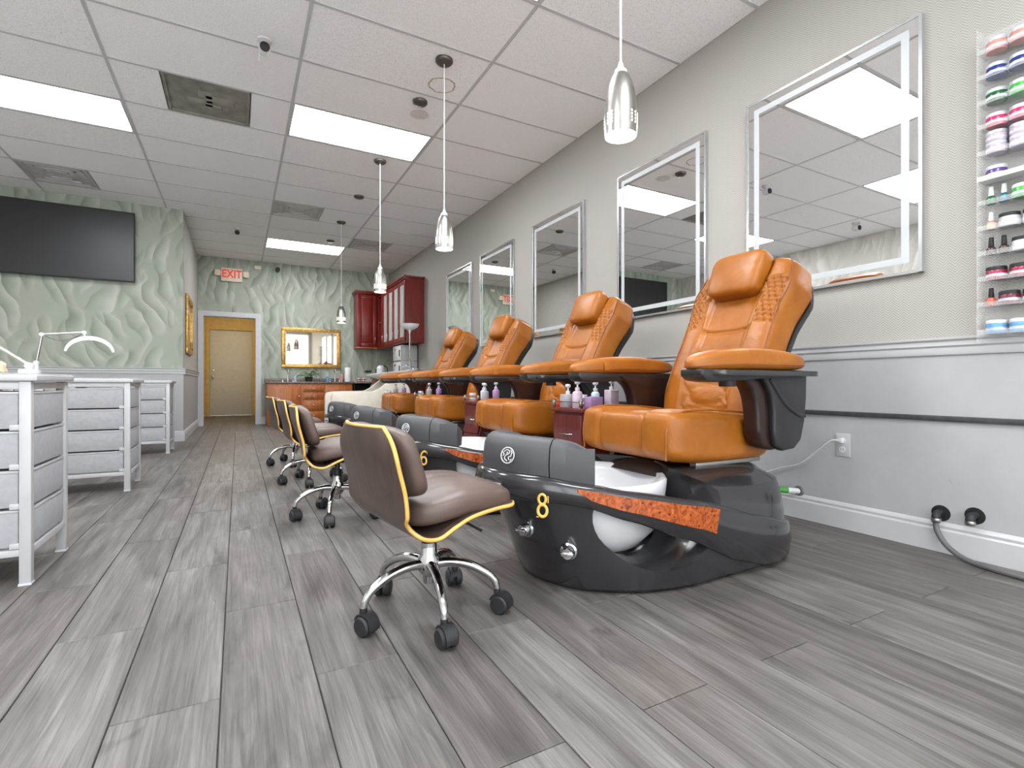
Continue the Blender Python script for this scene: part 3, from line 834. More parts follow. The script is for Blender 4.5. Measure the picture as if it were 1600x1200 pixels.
# ================================================================ PEDICURE CHAIR
XC = 1.5
def plan(th, xf, xr, b, nf=2.0, nr=4.5, xc=1.5):
    c, s = math.cos(th), math.sin(th)
    if c >= 0:
        x = xc - (xc - xf) * abs(c) ** (2 / nf); y = b * math.copysign(abs(s) ** (2 / nf), s)
    else:
        x = xc + (xr - xc) * abs(c) ** (2 / nr); y = b * math.copysign(abs(s) ** (2 / nr), s)
    return x, y
wing_top = [(.78, .445), (.9, .435), (1.04, .408), (1.19, .378), (1.5, .325), (1.86, .225), (2.1, .165), (2.25, .15)]
wing_bot = [(.78, .352), (.95, .345), (1.03, .332), (1.19, .277), (1.40, .200), (1.73, .062), (1.9, .02), (2.25, .012)]
def make_spa(yc, label, number):
    q = root('pedicure_chair', (XC, yc, 0), label, 'pedicure chair', 'pedicure chairs along the right wall')
    # hull
    N = 96
    levels = [(0, 1.03, 2.14, .365), (.02, 1.0, 2.165, .385), (.1, .965, 2.18, .395), (.2, .925, 2.18, .395), (.29, .88, 2.16, .39), (.35, .845, 2.13, .385), (.375, .85, 2.08, .36), (.405, .87, 2.03, .31), (.42, .90, 2.0, .27), (.421, 1.15, 1.95, .2), (.4215, 1.45, 1.85, .08)]
    rings = []
    for z, xf, xr, b in levels:
        r_ = []
        for k in range(N):
            x, y = plan(2 * PI * k / N, xf, xr, b)
            zz = z
            if x < 1.5 and z > .35: zz = .35 + (z - .35) * max(.15, min(1, (x - 1.05) / .45))
            r_.append((x - XC, y, zz))
        rings.append(r_)
    hull = loft('hull', rings, 'gloss_black', q, smooth=50)
    # crescent openings, left and right, and the bowl well
    cuts = []
    def ell(cx, cz, rx, rz, n=40): return [(cx + rx * math.cos(2 * PI * k / n), cz + rz * math.sin(2 * PI * k / n)) for k in range(n)]
    for s in (-1, 1):
        e1, e2 = ell(1.32 - XC, .30, .235, .185), ell(1.33 - XC, .30, .345, .255)
        e2 = [(x, max(z, .045)) for x, z in e2]
        cuts.append(loft('cut', [[(x, s * .12, z) for x, z in e1], [(x, s * .31, z) for x, z in e1], [(x, s * .46, z) for x, z in e2]], 'gloss_black', None))
    cuts.append(lathe('cut', [(.20, .088), (.25, .12), (.30, .20), (.324, .28), (.330, .34), (.330, .60)], 'gloss_black', None, 48, (1.27 - XC, 0, 0)))
    boolean_cut(hull, cuts)
    for p in hull.data.polygons: p.use_smooth = True
    hull.data.set_sharp_from_angle(angle=R(35))
    # sweeping wing band round the nose
    rings = []; K = 120
    for k in range(K + 1):
        th = R(-168) + R(336) * k / K
        x, y = plan(th, .80, 2.20, .412)
        zt, zb = interp(x, wing_top), interp(x, wing_bot)
        def off(o, z):
            xx, yy = plan(th, .80 + o, 2.20 - o, .412 - o); return (xx - XC, yy, z)
        zm = (zt + zb) / 2
        rings.append([off(.075, zt - .022), off(.03, zt + .002), off(.012, zt), off(.002, zt - .012), off(-.006, zm), off(.002, zb + .008), off(.012, zb), off(.05, zb + .005)])
    loft('side_band', rings, 'gloss_black', q, smooth=50)
    # burl inlays
    for s in (-1, 1):
        top, bot = [], []
        for k in range(29):
            # angle range on the side, found by x
            u = k / 28
            x_t = 1.02 + .56 * u
            lo, hi = R(20), R(120)
            for _ in range(40):
                md = (lo + hi) / 2
                if plan(md, .80, 2.2, .412)[0] < x_t: lo = md
                else: hi = md
            x, y = plan(lo, .80 - .0075, 2.2, .412 + .0075)
            zt, zb = interp(x_t, wing_top), interp(x_t, wing_bot)
            a = zt - .014 - .004 * u
            hgt = (.030 + .058 * u) * min(1, .35 + 8 * u)
            if u > .9: pass
            top.append((x - XC, s * y, a)); bot.append((x - XC - .02 * u, s * y, max(a - hgt, zb + .012)))
        bm = bmesh.new()
        a = [bm.verts.new(p) for p in top]; b = [bm.verts.new(p) for p in bot]
        a2 = [bm.verts.new((p[0], p[1] - s * .006, p[2])) for p in top]; b2 = [bm.verts.new((p[0], p[1] - s * .006, p[2])) for p in bot]
        for k in range(28):
            bm.faces.new((a[k], a[k + 1], b[k + 1], b[k])); bm.faces.new((a[k], a2[k], a2[k + 1], a[k + 1])); bm.faces.new((b[k], b[k + 1], b2[k + 1], b2[k]))
        bm.faces.new((a[-1], a2[-1], b2[-1], b[-1])); bm.faces.new((a[0], b[0], b2[0], a2[0]))
        fin('burl_inlay', bm, 'burl', q, 40)
    # bowl
    lathe('foot_bowl', [(0, .092), (.15, .098), (.225, .125), (.285, .19), (.313, .27), (.324, .35), (.326, .378), (.318, .388), (.300, .384), (.288, .36), (.27, .29), (.22, .20), (.12, .155), (0, .15)], 'white_gloss', q, 56, (1.27 - XC, 0, 0), smooth=60)
    lathe('jet', [(0, 0), (.022, .002), (.024, .008), (.018, .014), (0, .016)], 'chrome', q, 16, (1.27 - XC + .12, .1, .165))
    # foot guard: three matte grey panels round the nose
    def guard(t0, t1, name):
        rings = []; n = 24
        for k in range(n + 1):
            th = R(t0 + (t1 - t0) * k / n)
            fall = abs(math.degrees(th)) / 52
            zt = .572 - .02 * fall ** 2 - .055 * fall ** 9
            def off(o, z):
                xx, yy = plan(th, .80 + o, 2.20 - o, .412 - o); return (xx - XC, yy, z)
            pr = [off(.03, .40), off(.024, .47), off(.032, .53), off(.045, zt - .016), off(.06, zt - .004), off(.08, zt), off(.115, zt - .008), off(.135, zt - .03), off(.14, .48), off(.12, .40)]
            rings.append(pr)
        return loft(name, rings, 'grey_guard', q, smooth=50)
    g0 = guard(-35.0, 35.0, 'foot_guard'); guard(-52, -35.5, 'foot_guard'); guard(35.5, 52, 'foot_guard')
    # round emblem on the guard
    th = R(-16)
    ex, ey = plan(th, .80 + .024, 2.178, .388)
    x2, y2 = plan(R(-19), .824, 2.178, .388); x1, y1 = plan(R(-13), .824, 2.178, .388)
    tg = Vector((x2 - x1, y2 - y1, 0)).normalized(); upv = Vector((.12, 0, 1)).normalized()
    nrm = tg.cross(upv).normalized()
    if nrm.x > 0: nrm = -nrm
    cen = Vector((ex - XC, ey, .50)) + nrm * .004
    bm = bmesh.new()
    def P(u, v): return cen + tg * u + upv * v
    add_tube(bm, [P(.028 * math.cos(2 * PI * k / 28), .028 * math.sin(2 * PI * k / 28)) for k in range(28)], .0022, 6, True)
    for arc in ([(-.016, .012), (-.004, .02), (.008, .014), (.004, .004), (-.008, .0), (-.012, -.012), (.0, -.02)], [(.016, .012), (.014, -.002), (.004, -.006), (.008, -.016)], [(-.02, -.004), (-.016, .004), (-.022, .01)], [(-.004, .012), (.0, .008), (-.006, .006)], [(.012, .02), (.02, .008)], [(.018, -.012), (.012, -.02)]):
        add_tube(bm, [P(*p) for p in smooth_path([(a, b, 0) for a, b in arc], 14) for p in [(p[0], p[1])]], .0018, 6)
    em = fin('round_emblem', bm, 'white_gloss', g0); 
    # control panel on the nose
    th = R(-11)
    ex, ey = plan(th, .80, 2.2, .412); x1, y1 = plan(R(-9), .80, 2.2, .412); x2, y2 = plan(R(-13), .80, 2.2, .412)
    tg = Vector((x2 - x1, y2 - y1, 0)).normalized(); upv = Vector((0, 0, 1)); nrm = upv.cross(tg)
    if nrm.x > 0: nrm = -nrm
    mt = Matrix((tg, nrm, upv)).transposed().to_4x4(); mt.translation = Vector((ex - XC, ey, .385)) + nrm * .007
    cp = box('control_panel', -.042, .042, -.004, .004, -.026, .024, 'satin_black', q, .003); cp.matrix_local = mt
    box('panel_face', -.038, .038, .0035, .0052, -.022, .020, 'white_gloss', cp)
    for k in range(4):
        lathe('button', [(.0068, .005), (.0068, .0072), (0, .0076)], 'matte_black', cp, 12, (-.027 + k * .018, 0, -.008), 'y')
    lathe('display', [(.0045, .005), (.0045, .0065), (0, .007)], 'matte_black', cp, 12, (.0, 0, .011), 'y')
    # drain knobs
    for (thd, z, xo, mtr) in ((-15, .225, .035, 'chrome'), (-36, .165, .062, 'chrome')):
        th = R(thd)
        xf = .925
        ex, ey = plan(th, xf - .012, 2.18, .395); x1, y1 = plan(th + .06, xf - .012, 2.18, .395); x2, y2 = plan(th - .06, xf - .012, 2.18, .395)
        tg = Vector((x2 - x1, y2 - y1, 0)).normalized(); nrm = Vector((0, 0, 1)).cross(tg)
        if nrm.x > 0: nrm = -nrm
        upv = Vector((0, 0, 1))
        mt = Matrix((tg, nrm, upv)).transposed().to_4x4(); mt.translation = Vector((ex - XC, ey, z))
        kb = lathe('valve_knob', [(.03, -.012), (.03, .004), (.024, .008), (.022, .03), (.018, .036), (0, .037)], mtr, q, 24, (0, 0, 0), 'y')
        kb.matrix_local = mt
        boxes('grip', [(-.022, .022, .034, .044, -.006, .006)], 'chrome', kb, .002)
    # gold number
    if number:
        th = R(-34)
        ex, ey = plan(th, .80, 2.2, .412); x1, y1 = plan(R(-32), .80, 2.2, .412); x2, y2 = plan(R(-36), .80, 2.2, .412)
        tg = Vector((x2 - x1, y2 - y1, 0)).normalized(); upv = Vector((0, 0, 1)); nrm = tg.cross(upv)
        mt = Matrix((tg, upv, nrm)).transposed().to_4x4(); mt.translation = Vector((ex - XC, ey, .343)) + nrm * .014
        mt2 = mt.copy(); mt2.translation = mt.translation + nrm * .0025
        bm = bmesh.new()
        def ring(cx, cy, rx, ry, r_, a0=0, a1=360, n=28):
            full = a1 - a0 == 360
            add_tube(bm, [(cx + rx * math.cos(R(a0 + (a1 - a0) * k / n)), cy + ry * math.sin(R(a0 + (a1 - a0) * k / n)), 0) for k in range(n if full else n + 1)], r_, 8, full)
        if number == '8':
            ring(0, .020, .0125, .0165, .0046); ring(.001, -.019, .0155, .020, .0052)
            add_tube(bm, [(.020, .032, 0), (.0205, .008, 0)], .0018, 6); add_tube(bm, [(-.020, -.040, 0), (-.012, -.041, 0)], .0018, 6)
        else:
            ring(.001, -.016, .016, .021, .0052)
            add_tube(bm, smooth_path([(-.015, -.014, 0), (-.016, .006, 0), (-.010, .026, 0), (.004, .037, 0), (.014, .032, 0)], 16), .0048, 8)
            add_tube(bm, [(.020, .036, 0), (.0205, .022, 0)], .0018, 6)
        nb = fin('gold_number', bm, 'gold', q, 60)
        nb.matrix_local = mt2 @ Matrix.Diagonal((1, 1, .45, 1))
    # pedestal deck under the seat
    rings = []
    for z, x0, x1, b in ((.37, 1.52, 2.10, .30), (.40, 1.55, 2.06, .285), (.422, 1.60, 2.02, .26), (.43, 1.68, 1.98, .22)):
        rings.append([(plan(2 * PI * k / 48, x0, x1, b, 4, 4, (x0 + x1) / 2)[0] - XC, plan(2 * PI * k / 48, x0, x1, b, 4, 4, (x0 + x1) / 2)[1], z) for k in range(48)])
    loft('pedestal', rings, 'gloss_black', q, smooth=50)
    for s in (-1, 1): box('seat_rail', 1.62 - XC, 2.02 - XC, min(s * .235, s * .27), max(s * .235, s * .27), .418, .436, 'nickel', q, .003)
    # seat cushion
    def seat_fn(u, w):
        x, y, z = w
        front = max(0, -u.x)
        up = max(0.0, min(1.0, (u.z - .1) / .6)); fr = max(0.0, min(1.0, (-u.x - .55) / .35))
        z += up * (-.028 * max(0, u.x + .2) + .012 * front)
        if u.z < 0: z += .03 * front ** 3 * min(1, -u.z * 1.4)
        g = sum(math.exp(-((y - c_) / .007) ** 2) for c_ in (-.135, .135))
        side = max(0.0, min(1.0, (abs(y) - .14) / .02))
        z += up * (.012 * side - .010 * g); x += fr * (.010 * g - .008 * side)
        return Vector((x, y, z))
    sc = cushion('seat', (1.765 - XC, 0, .530), (.315, .308, .103), 'leather', q, 7, (36, 72, 16), seat_fn)
    for s in (-1, 1):
        pp = smooth_path([(1.462, s * .262, .455), (1.458, s * .266, .53), (1.468, s * .266, .59), (1.51, s * .270, .636), (1.60, s * .272, .650), (1.75, s * .272, .646), (1.90, s * .272, .634), (2.0, s * .272, .622)], 36)
        tube('seam_piping', [(p[0] - XC, p[1], p[2]) for p in pp], .0042, 'leather', sc, 6)
    # backrest, built upright along t then leaned back
    lean = R(23)
    rotb = Matrix.Rotation(lean, 3, 'Y')
    org = Vector((2.005 - XC, 0, .55))
    def bw(t): return interp(t, [(0, .255), (.15, .275), (.45, .262), (.62, .262), (.80, .285), (.93, .262), (1, .20)])
    def bt(t): return interp(t, [(0, .085), (.2, .10), (.5, .095), (.8, .115), (1, .09)])
    HB = .89
    def dist_line(a, b, m, c0): return abs(b - m * a - c0) / math.hypot(1, m)
    def detail(s, y, t):
        d = 0.0
        a = abs(y)
        z = t * HB
        cw = .135 + .02 * t
        if a < cw: d -= .022 * min(1, (cw - a) / .03)
        else: d += .006
        d -= .012 * math.exp(-((a - cw) / .007) ** 2)
        # shoulder quilting
        if cw + .012 < a < cw + .105 and .56 < t < .85:
            g = 0
            for k in range(-2, 10):
                g = max(g, math.exp(-(dist_line(a - cw, z, 1.1, .50 + k * .035) / .0055) ** 2))
            for k in range(-2, 6):
                g = max(g, math.exp(-(dist_line(a - cw, z, -2.6, .58 + k * .085) / .006) ** 2))
            d -= .016 * g - .007
        # lumbar diamond quilting and the curved yoke seam
        if a < cw:
            if t < .42:
                g = 0
                for k in range(-3, 8):
                    g = max(g, math.exp(-(dist_line(y, z, 1.5, k * .105 - .02) / .006) ** 2), math.exp(-(dist_line(y, z, -1.5, k * .105 - .02) / .006) ** 2))
                d -= .013 * g - .006
            yk = .47 + .9 * y * y
            d -= .012 * math.exp(-((z - yk) / .007) ** 2)
            d += .006 * math.sin(34 * z + 9 * y) * math.exp(-((z - .36) / .08) ** 2)
        return d
    Mx, Kx = 200, 120
    rings = []
    for k in range(Kx + 1):
        # ease at the ends for round caps
        t = k / Kx
        cap = 1.0
        e = .055
        if t < e: cap = math.sqrt(max(0, 1 - ((e - t) / e) ** 2)) * .5 + .5
        if t > 1 - e: cap = math.sqrt(max(0, 1 - ((t - 1 + e) / e) ** 2)) * .62 + .38
        W, T = bw(t) * (1 - (1 - cap) * .45), bt(t) * cap
        r_ = []
        for m in range(Mx):
            a = 2 * PI * m / Mx
            c_, s_ = math.cos(a), math.sin(a)
            y = W * math.copysign(abs(s_) ** .42, s_); x = -T * math.copysign(abs(c_) ** .42, c_)
            if c_ > .15: x -= detail(s_, y, t) * min(1, (c_ - .15) / .35) * (1 if .04 < t < .97 else .2)
            sway = .03 * math.sin(PI * min(1, t * 1.25)) - .02 * t       # lumbar bulge
            p = rotb @ Vector((x - sway + T * .2, y, t * HB)) + org
            r_.append(tuple(p))
        rings.append(r_)
    bk = loft('backrest', rings, 'leather', q, smooth=70)
    # piping along both front edges
    for s in (-1, 1):
        pts = []
        for k in range(40):
            t = .05 + .9 * k / 39
            sway = .03 * math.sin(PI * min(1, t * 1.25)) - .02 * t
            pts.append(rotb @ Vector((-bt(t) * .94 - sway + bt(t) * .2 + .012, s * bw(t) * .955, t * HB)) + org)
        tube('piping', pts, .0032, 'leather_seam', bk, 6)
    # head pillow
    def pil(u, w):
        x, y, z = w
        x -= .012 * (1 - u.y * u.y) * (1 - u.z * u.z)
        y *= 1 + .06 * u.z
        return Vector((x, y, z))
    hp_ = Vector((-.088, 0, .775))
    hpil = cushion('head_pillow', rotb @ hp_ + org, (.050, .150, .118), 'leather', q, 5.4, (12, 26, 26), pil, rotb)
    # black back shell
    rings = []
    for k in range(25):
        t = k / 24 * 1.0
        W = bw(t) * .985
        r_ = []
        for m in range(24):
            a = PI * m / 23 - PI / 2
            y = W * math.sin(a); x = .035 + bt(t) * .55 + (.085 * math.cos(a) ** .6 if math.cos(a) > 1e-6 else 0)
            sway = .03 * math.sin(PI * min(1, t * 1.25)) - .02 * t
            r_.append(tuple(rotb @ Vector((x - sway, y, t * (HB - .05) + .01)) + org))
        rings.append(r_)
    loft('back_shell', rings, 'satin_black', q, smooth=60)
    # arms
    for s in (-1, 1):
        yA = s * .372
        def padfn(u, w):
            x, y, z = w
            f = 1 - .34 * max(0, -u.x) ** 3 - .12 * max(0, u.x) ** 3
            z += .02 * (1 - u.x * u.x) * (1 if u.z > 0 else .2) - .012 * max(0, -u.x) ** 2
            return Vector((x, y * f, z))
        pad = cushion('arm_pad', (1.795 - XC, yA, .842), (.335, .072, .036), 'leather', q, 3.4, (36, 14, 10), padfn)
        pp = []
        for k in range(48):
            a = 2 * PI * k / 48; c_ = math.cos(a); s_ = math.sin(a)
            cx_ = math.copysign(abs(c_) ** .6, c_); f = 1 - .34 * max(0, -cx_) ** 3 - .12 * max(0, cx_) ** 3
            pp.append((1.795 - XC + .333 * cx_, yA + .0715 * f * math.copysign(abs(s_) ** .6, s_), .832 - .012 * max(0, -cx_) ** 2))
        tube('pad_piping', pp, .0035, 'leather_seam', pad, 6, True)
        if s > 0:
            rr = []
            for k in range(17):
                a = PI * k / 16
                rr.append((1.63 - XC, yA - .0755 * math.cos(a), .826 + .062 * math.sin(a) ** .55))
            bm = bmesh.new()
            A = [bm.verts.new((x - .018, y, z)) for x, y, z in rr]; B = [bm.verts.new((x + .018, y, z)) for x, y, z in rr]
            A2 = [bm.verts.new((x - .018, y * 1 + (yA - y) * .05, z - .004)) for x, y, z in rr]; B2 = [bm.verts.new((x + .018, y + (yA - y) * .05, z - .004)) for x, y, z in rr]
            for k in range(16):
                bm.faces.new((A[k], A[k + 1], B[k + 1], B[k])); bm.faces.new((A2[k], B2[k], B2[k + 1], A2[k + 1])); bm.faces.new((A[k], A2[k], A2[k + 1], A[k + 1])); bm.faces.new((B[k], B[k + 1], B2[k + 1], B2[k]))
            fin('strap', bm, 'leather', pad, 40)
        # under-arm rail
        poly = [(1.475 - XC, .812), (1.475 - XC, .785), (1.50 - XC, .768), (1.56 - XC, .762), (1.70 - XC, .768), (2.10 - XC, .79), (2.115 - XC, .812)]
        prism('arm_rail', poly, 'y', yA - .052, yA + .052, 'satin_black', q, .008, 2)
        # big moulded support panel
        sp = [(2.115, .80), (2.115, .70), (2.10, .60), (2.075, .52), (2.03, .488), (1.92, .482), (1.86, .50), (1.835, .56), (1.832, .63), (1.822, .69), (1.80, .735), (1.765, .765), (1.72, .782), (1.70, .80)]
        sp = [(x - XC, z) for x, z in sp]
        y0, y1 = (yA - .05, yA + .05)
        prism('arm_support', sp, 'y', min(s * .318, s * .392), max(s * .318, s * .392), 'brown_inner', q, .014, 3)
        cv = [(2.12, .80), (2.118, .70), (2.105, .60), (2.08, .52), (2.035, .486), (1.955, .480), (1.915, .50), (1.90, .56), (1.90, .64), (1.885, .71), (1.85, .76), (1.80, .795)]
        prism('arm_cover', [(x - XC, z) for x, z in cv], 'y', min(s * .385, s * .418), max(s * .385, s * .418), 'satin_black', q, .010, 3)
        # ridge on the outer face
        rp = smooth_path([(1.87, .775, 0), (1.92, .72, 0), (1.98, .665, 0), (2.06, .625, 0), (2.10, .62, 0)], 14)
        tube('shell_ridge', [(p[0] - XC, s * .416, p[1]) for p in rp], .009, 'satin_black', q, 8)
    # swing tray under the near arm pad
    poly = []
    for k in range(13):
        a = PI / 2 + PI * k / 12; poly.append((1.57 - XC + .045 * math.cos(a), -.385 + .075 * math.sin(a)))
    for k in range(13):
        a = -PI / 2 + PI * k / 12; poly.append((2.10 - XC + .05 * math.cos(a), -.385 + .085 * math.sin(a)))
    prism('swing_tray', poly, 'z', .786, .808, 'gloss_black', q, .004, 2)
    lathe('tray_pivot', [(0, .745), (.03, .745), (.032, .75), (.032, .794), (0, .794)], 'satin_black', q, 20, (1.66 - XC, -.385, 0))
    return q

SPA_Y = [1.705, 2.955, 4.33, 5.58]
make_spa(SPA_Y[0], 'tan leather pedicure chair with a gold figure eight on its black base', '8')
spa2 = make_spa(SPA_Y[1], 'tan leather pedicure chair with a gold figure six on its black base', '6')
for yc, lab in ((SPA_Y[2], 'tan leather pedicure chair next beyond the one numbered 6'), (SPA_Y[3], 'tan leather pedicure chair closest to the cream shampoo unit')):
    c = copy_tree(spa2)
    c.location = (XC, yc, 0); c['label'] = lab
    for ch in children(c):
        if ch.name.startswith(('gold_number',)): bpy.data.objects.remove(ch)

# ================================================================ STOOLS
def make_stool(loc, rz, label):
    q = root('rolling_stool', loc, label, 'stool', 'brown rolling stools in the aisle', rz)
    # forward is +x ; shell profile (x,z): back top -> bend -> seat front
    prof = smooth_path([(-.25, 0, .632), (-.235, 0, .55), (-.205, 0, .46), (-.19, 0, .41), (-.178, 0, .368), (-.14, 0, .325), (-.085, 0, .314), (-.03, 0, .338), (.03, 0, .360), (.12, 0, .372), (.20, 0, .374)], 60)
    n = len(prof)
    def width(k):
        z = prof[k].z; x = prof[k].x
        u = k / (n - 1)
        w = .228
        if u < .12: w = .228 - .075 * (1 - u / .12) ** 2.4
        if .36 < u < .5: w = .228 - .022 * math.sin(PI * (u - .36) / .14)
        if u > .95: w = .228 - .035 * ((u - .95) / .05) ** 2
        return w
    bm = bmesh.new(); J = 20; T = .007
    top, bot = [], []
    for k in range(n):
        d = (prof[min(k + 1, n - 1)] - prof[max(k - 1, 0)]).normalized()
        nr = Vector((-d.z, 0, d.x))       # towards the sitter
        if nr.x < 0 and k < n * .3: nr = -nr
        rt, rb = [], []
        for j in range(J + 1):
            v = 2 * j / J - 1
            cur = .030 * v * v * max(0, 1 - k / (n * .38))      # back wraps slightly
            p = prof[k] + Vector((cur, v * width(k), 0))
            rt.append(bm.verts.new(p + nr * T)); rb.append(bm.verts.new(p - nr * T))
        top.append(rt); bot.append(rb)
    for k in range(n - 1):
        for j in range(J):
            bm.faces.new((top[k][j], top[k][j + 1], top[k + 1][j + 1], top[k + 1][j])); bm.faces.new((bot[k][j], bot[k + 1][j], bot[k + 1][j + 1], bot[k][j + 1]))
        for j in (0, J):
            bm.faces.new((top[k][j], top[k + 1][j], bot[k + 1][j], bot[k][j]))
    for k in (0, n - 1):
        for j in range(J): bm.faces.new((top[k][j], bot[k][j], bot[k][j + 1], top[k][j + 1]))
    edge = []
    for k in range(n): edge.append((top[k][0].co + bot[k][0].co) / 2)
    for j in range(1, J): edge.append((top[-1][j].co + bot[-1][j].co) / 2)
    for k in range(n - 1, -1, -1): edge.append((top[k][J].co + bot[k][J].co) / 2)
    for j in range(J - 1, 0, -1): edge.append((top[0][j].co + bot[0][j].co) / 2)
    edge = [p.copy() for p in edge]
    sh = fin('shell', bm, 'stool_ply', q, 50)
    tube('gold_edge', edge, .0062, 'gold_edge', q, 8, True)
    # cushions
    def backfn(u, w):
        x, y, z = w
        x += -.012 * (1 - u.y * u.y) + .026 * u.y * u.y - (z) * .30 * 1.0
        if u.x > 0: 
            x += .010 * math.cos(u.y * 4.2) * (1 - u.z ** 2) - .006 * math.exp(-(u.y / .06) ** 2)
        return Vector((x, y, z))
    cushion('back_cushion', (-.168, 0, .528), (.036, .216, .106), 'brown_leather', q, 4.5, (8, 26, 20), backfn)
    def seatfn(u, w):
        x, y, z = w
        if u.z > 0: z += .014 * (1 - u.x * u.x) * (1 - u.y * u.y) - .007 * math.exp(-(u.y / .05) ** 2) * (1 if u.x > -.2 else 0) - .02 * max(0, u.x) ** 4
        z += -.03 * max(0, -u.x - .1) + .006
        return Vector((x, y, z))
    cushion('seat_cushion', (.034, 0, .388), (.19, .221, .042), 'brown_leather', q, 4.2, (22, 26, 8), seatfn)
    # mechanism
    box('seat_plate', -.08, .08, -.075, .075, .312, .334, 'matte_black', q, .004)
    lathe('gas_column', [(.022, .215), (.022, .268), (.0145, .272), (.0145, .312)], 'satin_black', q, 22)
    lathe('column_sleeve', [(.0, .10), (.018, .10), (.02, .125), (.026, .13), (.036, .145), (.036, .185), (.026, .195), (.026, .235), (.0225, .238), (.0225, .20)], 'chrome', q, 28)
    tube('height_lever', [(.03, 0, .31), (.10, -.08, .296), (.13, -.12, .275)], .0045, 'matte_black', q, 8)
    RB = .225
    for k in range(5):
        a = R(38 + 72 * k)
        dx, dy = math.cos(a), math.sin(a)
        path = [(.02, .163), (.07, .168), (.13, .158), (.185, .132), (.215, .105), (RB, .074)]
        pts = smooth_path([(r_ * dx, r_ * dy, z) for r_, z in path], 20)
        m = len(pts)
        lg = tube('leg', pts, [.017 - .006 * i / (m - 1) for i in range(m)], 'chrome', q, 12)
        # caster: hood + two wheels + axle
        ca = a + R((35, -60, 110, 15, -25)[k])
        ux, uy = math.cos(ca), math.sin(ca)
        cx, cy = RB * dx + ux * .014, RB * dy + uy * .014
        rotm = Matrix.Rotation(ca, 4, 'Z'); rotm.translation = Vector((cx, cy, 0))
        bm = bmesh.new()
        for s in (-1, 1):
            add_lathe(bm, [(0, s * .005), (.027, s * .005), (.030, s * .008), (.030, s * .022), (.025, s * .0275), (0, s * .029)], 24, (0, 0, .030), 'y')
        cs = fin('caster_wheels', bm, 'rubber', lg, 40); cs.matrix_local = rotm
        bm = bmesh.new()
        n2 = 14; ri, ro = .031, .037
        poly = [(ro * math.cos(R(-15 + 175 * i / n2)), .030 + ro * math.sin(R(-15 + 175 * i / n2))) for i in range(n2 + 1)] + [(ri * math.cos(R(160 - 175 * i / n2)), .030 + ri * math.sin(R(160 - 175 * i / n2))) for i in range(n2 + 1)]
        add_prism(bm, poly, 'y', -.019, .019)
        add_lathe(bm, [(.0115, .062), (.0115, .078), (0, .078)], 14, (-.014, 0, 0))
        hd = fin('caster_hood', bm, 'rubber', lg, 40); hd.matrix_local = rotm
    return q
st = make_stool((.555, 1.60, 0), R(8), 'brown padded rolling stool with gold edge before the chair marked eight')
for (x, y, rz, lab) in ((.50, 3.02, R(-4), 'brown padded rolling stool with gold edge before the chair marked six'), (.51, 4.17, R(2), 'brown padded rolling stool third from the front pedicure chair'),
                        (.48, 5.2, R(5), 'brown padded rolling stool nearest the wooden vanity')):
    c = copy_tree(st); c.location = (x, y, 0); c.rotation_euler = (0, 0, rz); c['label'] = lab

# ================================================================ SIDE CABINETS between the chairs
def side_cabinet(yc, label):
    q = root('side_cabinet', (1.62, yc, 0), label, 'cabinet', 'cherry side cabinets between pedicure chairs')
    hw = .145
    prof = [(.0, .60), (.0, .50), (.006, .43), (-.012, .36), (-.05, .28), (-.06, .24), (-.06, .0), (.56, 0), (.56, .60)]
    prism('body', prof, 'y', -hw, hw, 'side_cherry', q, .004, 1)
    f = prism('drawer_front', [(-.012, .585), (-.014, .50), (-.008, .44), (-.024, .375), (-.012, .37), (.004, .43), (0, .50), (0, .585)], 'y', -hw + .01, hw - .01, 'side_cherry', q, .002, 1)
    tube('handle', [(-.008, -.05, .478), (-.028, -.045, .478), (-.028, .045, .478), (-.008, .05, .478)], .0042, 'chrome', f, 8)
    box('top', -.02, .57, -hw - .008, hw + .008, .60, .622, 'side_cherry', q, .005)
    rl = tube('tray_rail', [(-.01, -hw + .01, .655), (-.01, hw - .01, .655)], .004, 'chrome', q, 8)
    for s in (-1, 1):
        box('rail_post', -.018, -.002, s * (hw - .014) - .008, s * (hw - .014) + .008, .622, .668, 'chrome', rl, .002)
    return q
cab_y = [2.33, 3.64, 4.955, 6.20]
clab = ['cherry side cabinet between pedicure chairs 8 and 6', 'cherry side cabinet just beyond pedicure chair 6', 'cherry side cabinet between the two far pedicure chairs', 'cherry side cabinet beside the cream shampoo unit']
for y, lab in zip(cab_y, clab): side_cabinet(y, lab)
TOPZ = .6222
colour('c_red', (196, 30, 34), .2); colour('c_lotion', (196, 176, 190), .3); colour('c_lilac2', (170, 132, 178), .35); colour('c_greyb', (164, 158, 164), .3); colour('c_clearblue', (196, 214, 224), .1)
def pump(x, y, body, label, h=.085, r=.026, sq=False):
    q = root('pump_bottle', (x, y, TOPZ), label, 'bottle')
    if sq: box('bottle', -r, r, -r, r, 0, h, body, q, .005)
    else: lathe('bottle', [(0, 0), (r * .95, 0), (r, .004), (r, h * .85), (r * .8, h * .95), (.011, h), (0, h)], body, q, 22)
    lathe('collar', [(.012, h), (.013, h + .004), (.013, h + .018), (.005, h + .02), (.005, h + .036), (0, h + .036)], 'white_gloss', q, 16)
    cushion('pump_head', (0, 0, h + .046), (.016, .014, .012), 'silver_label', q, 2.4, (8, 8, 8))
    return q
pump(1.655, 2.385, 'c_greyb', 'square grey lotion bottle on the cabinet between chairs 8 and 6', .075, .034, True)
pump(1.66, 2.30, 'c_lotion', 'pale lilac pump bottle on the cabinet between chairs 8 and 6', .095, .028)
pump(1.80, 2.32, 'c_clearblue', 'pale blue pump bottle on the cabinet between chairs 8 and 6', .09, .024)
pump(1.86, 2.25, 'c_lotion', 'tall lilac lotion bottle behind the violet box', .10, .03, True)
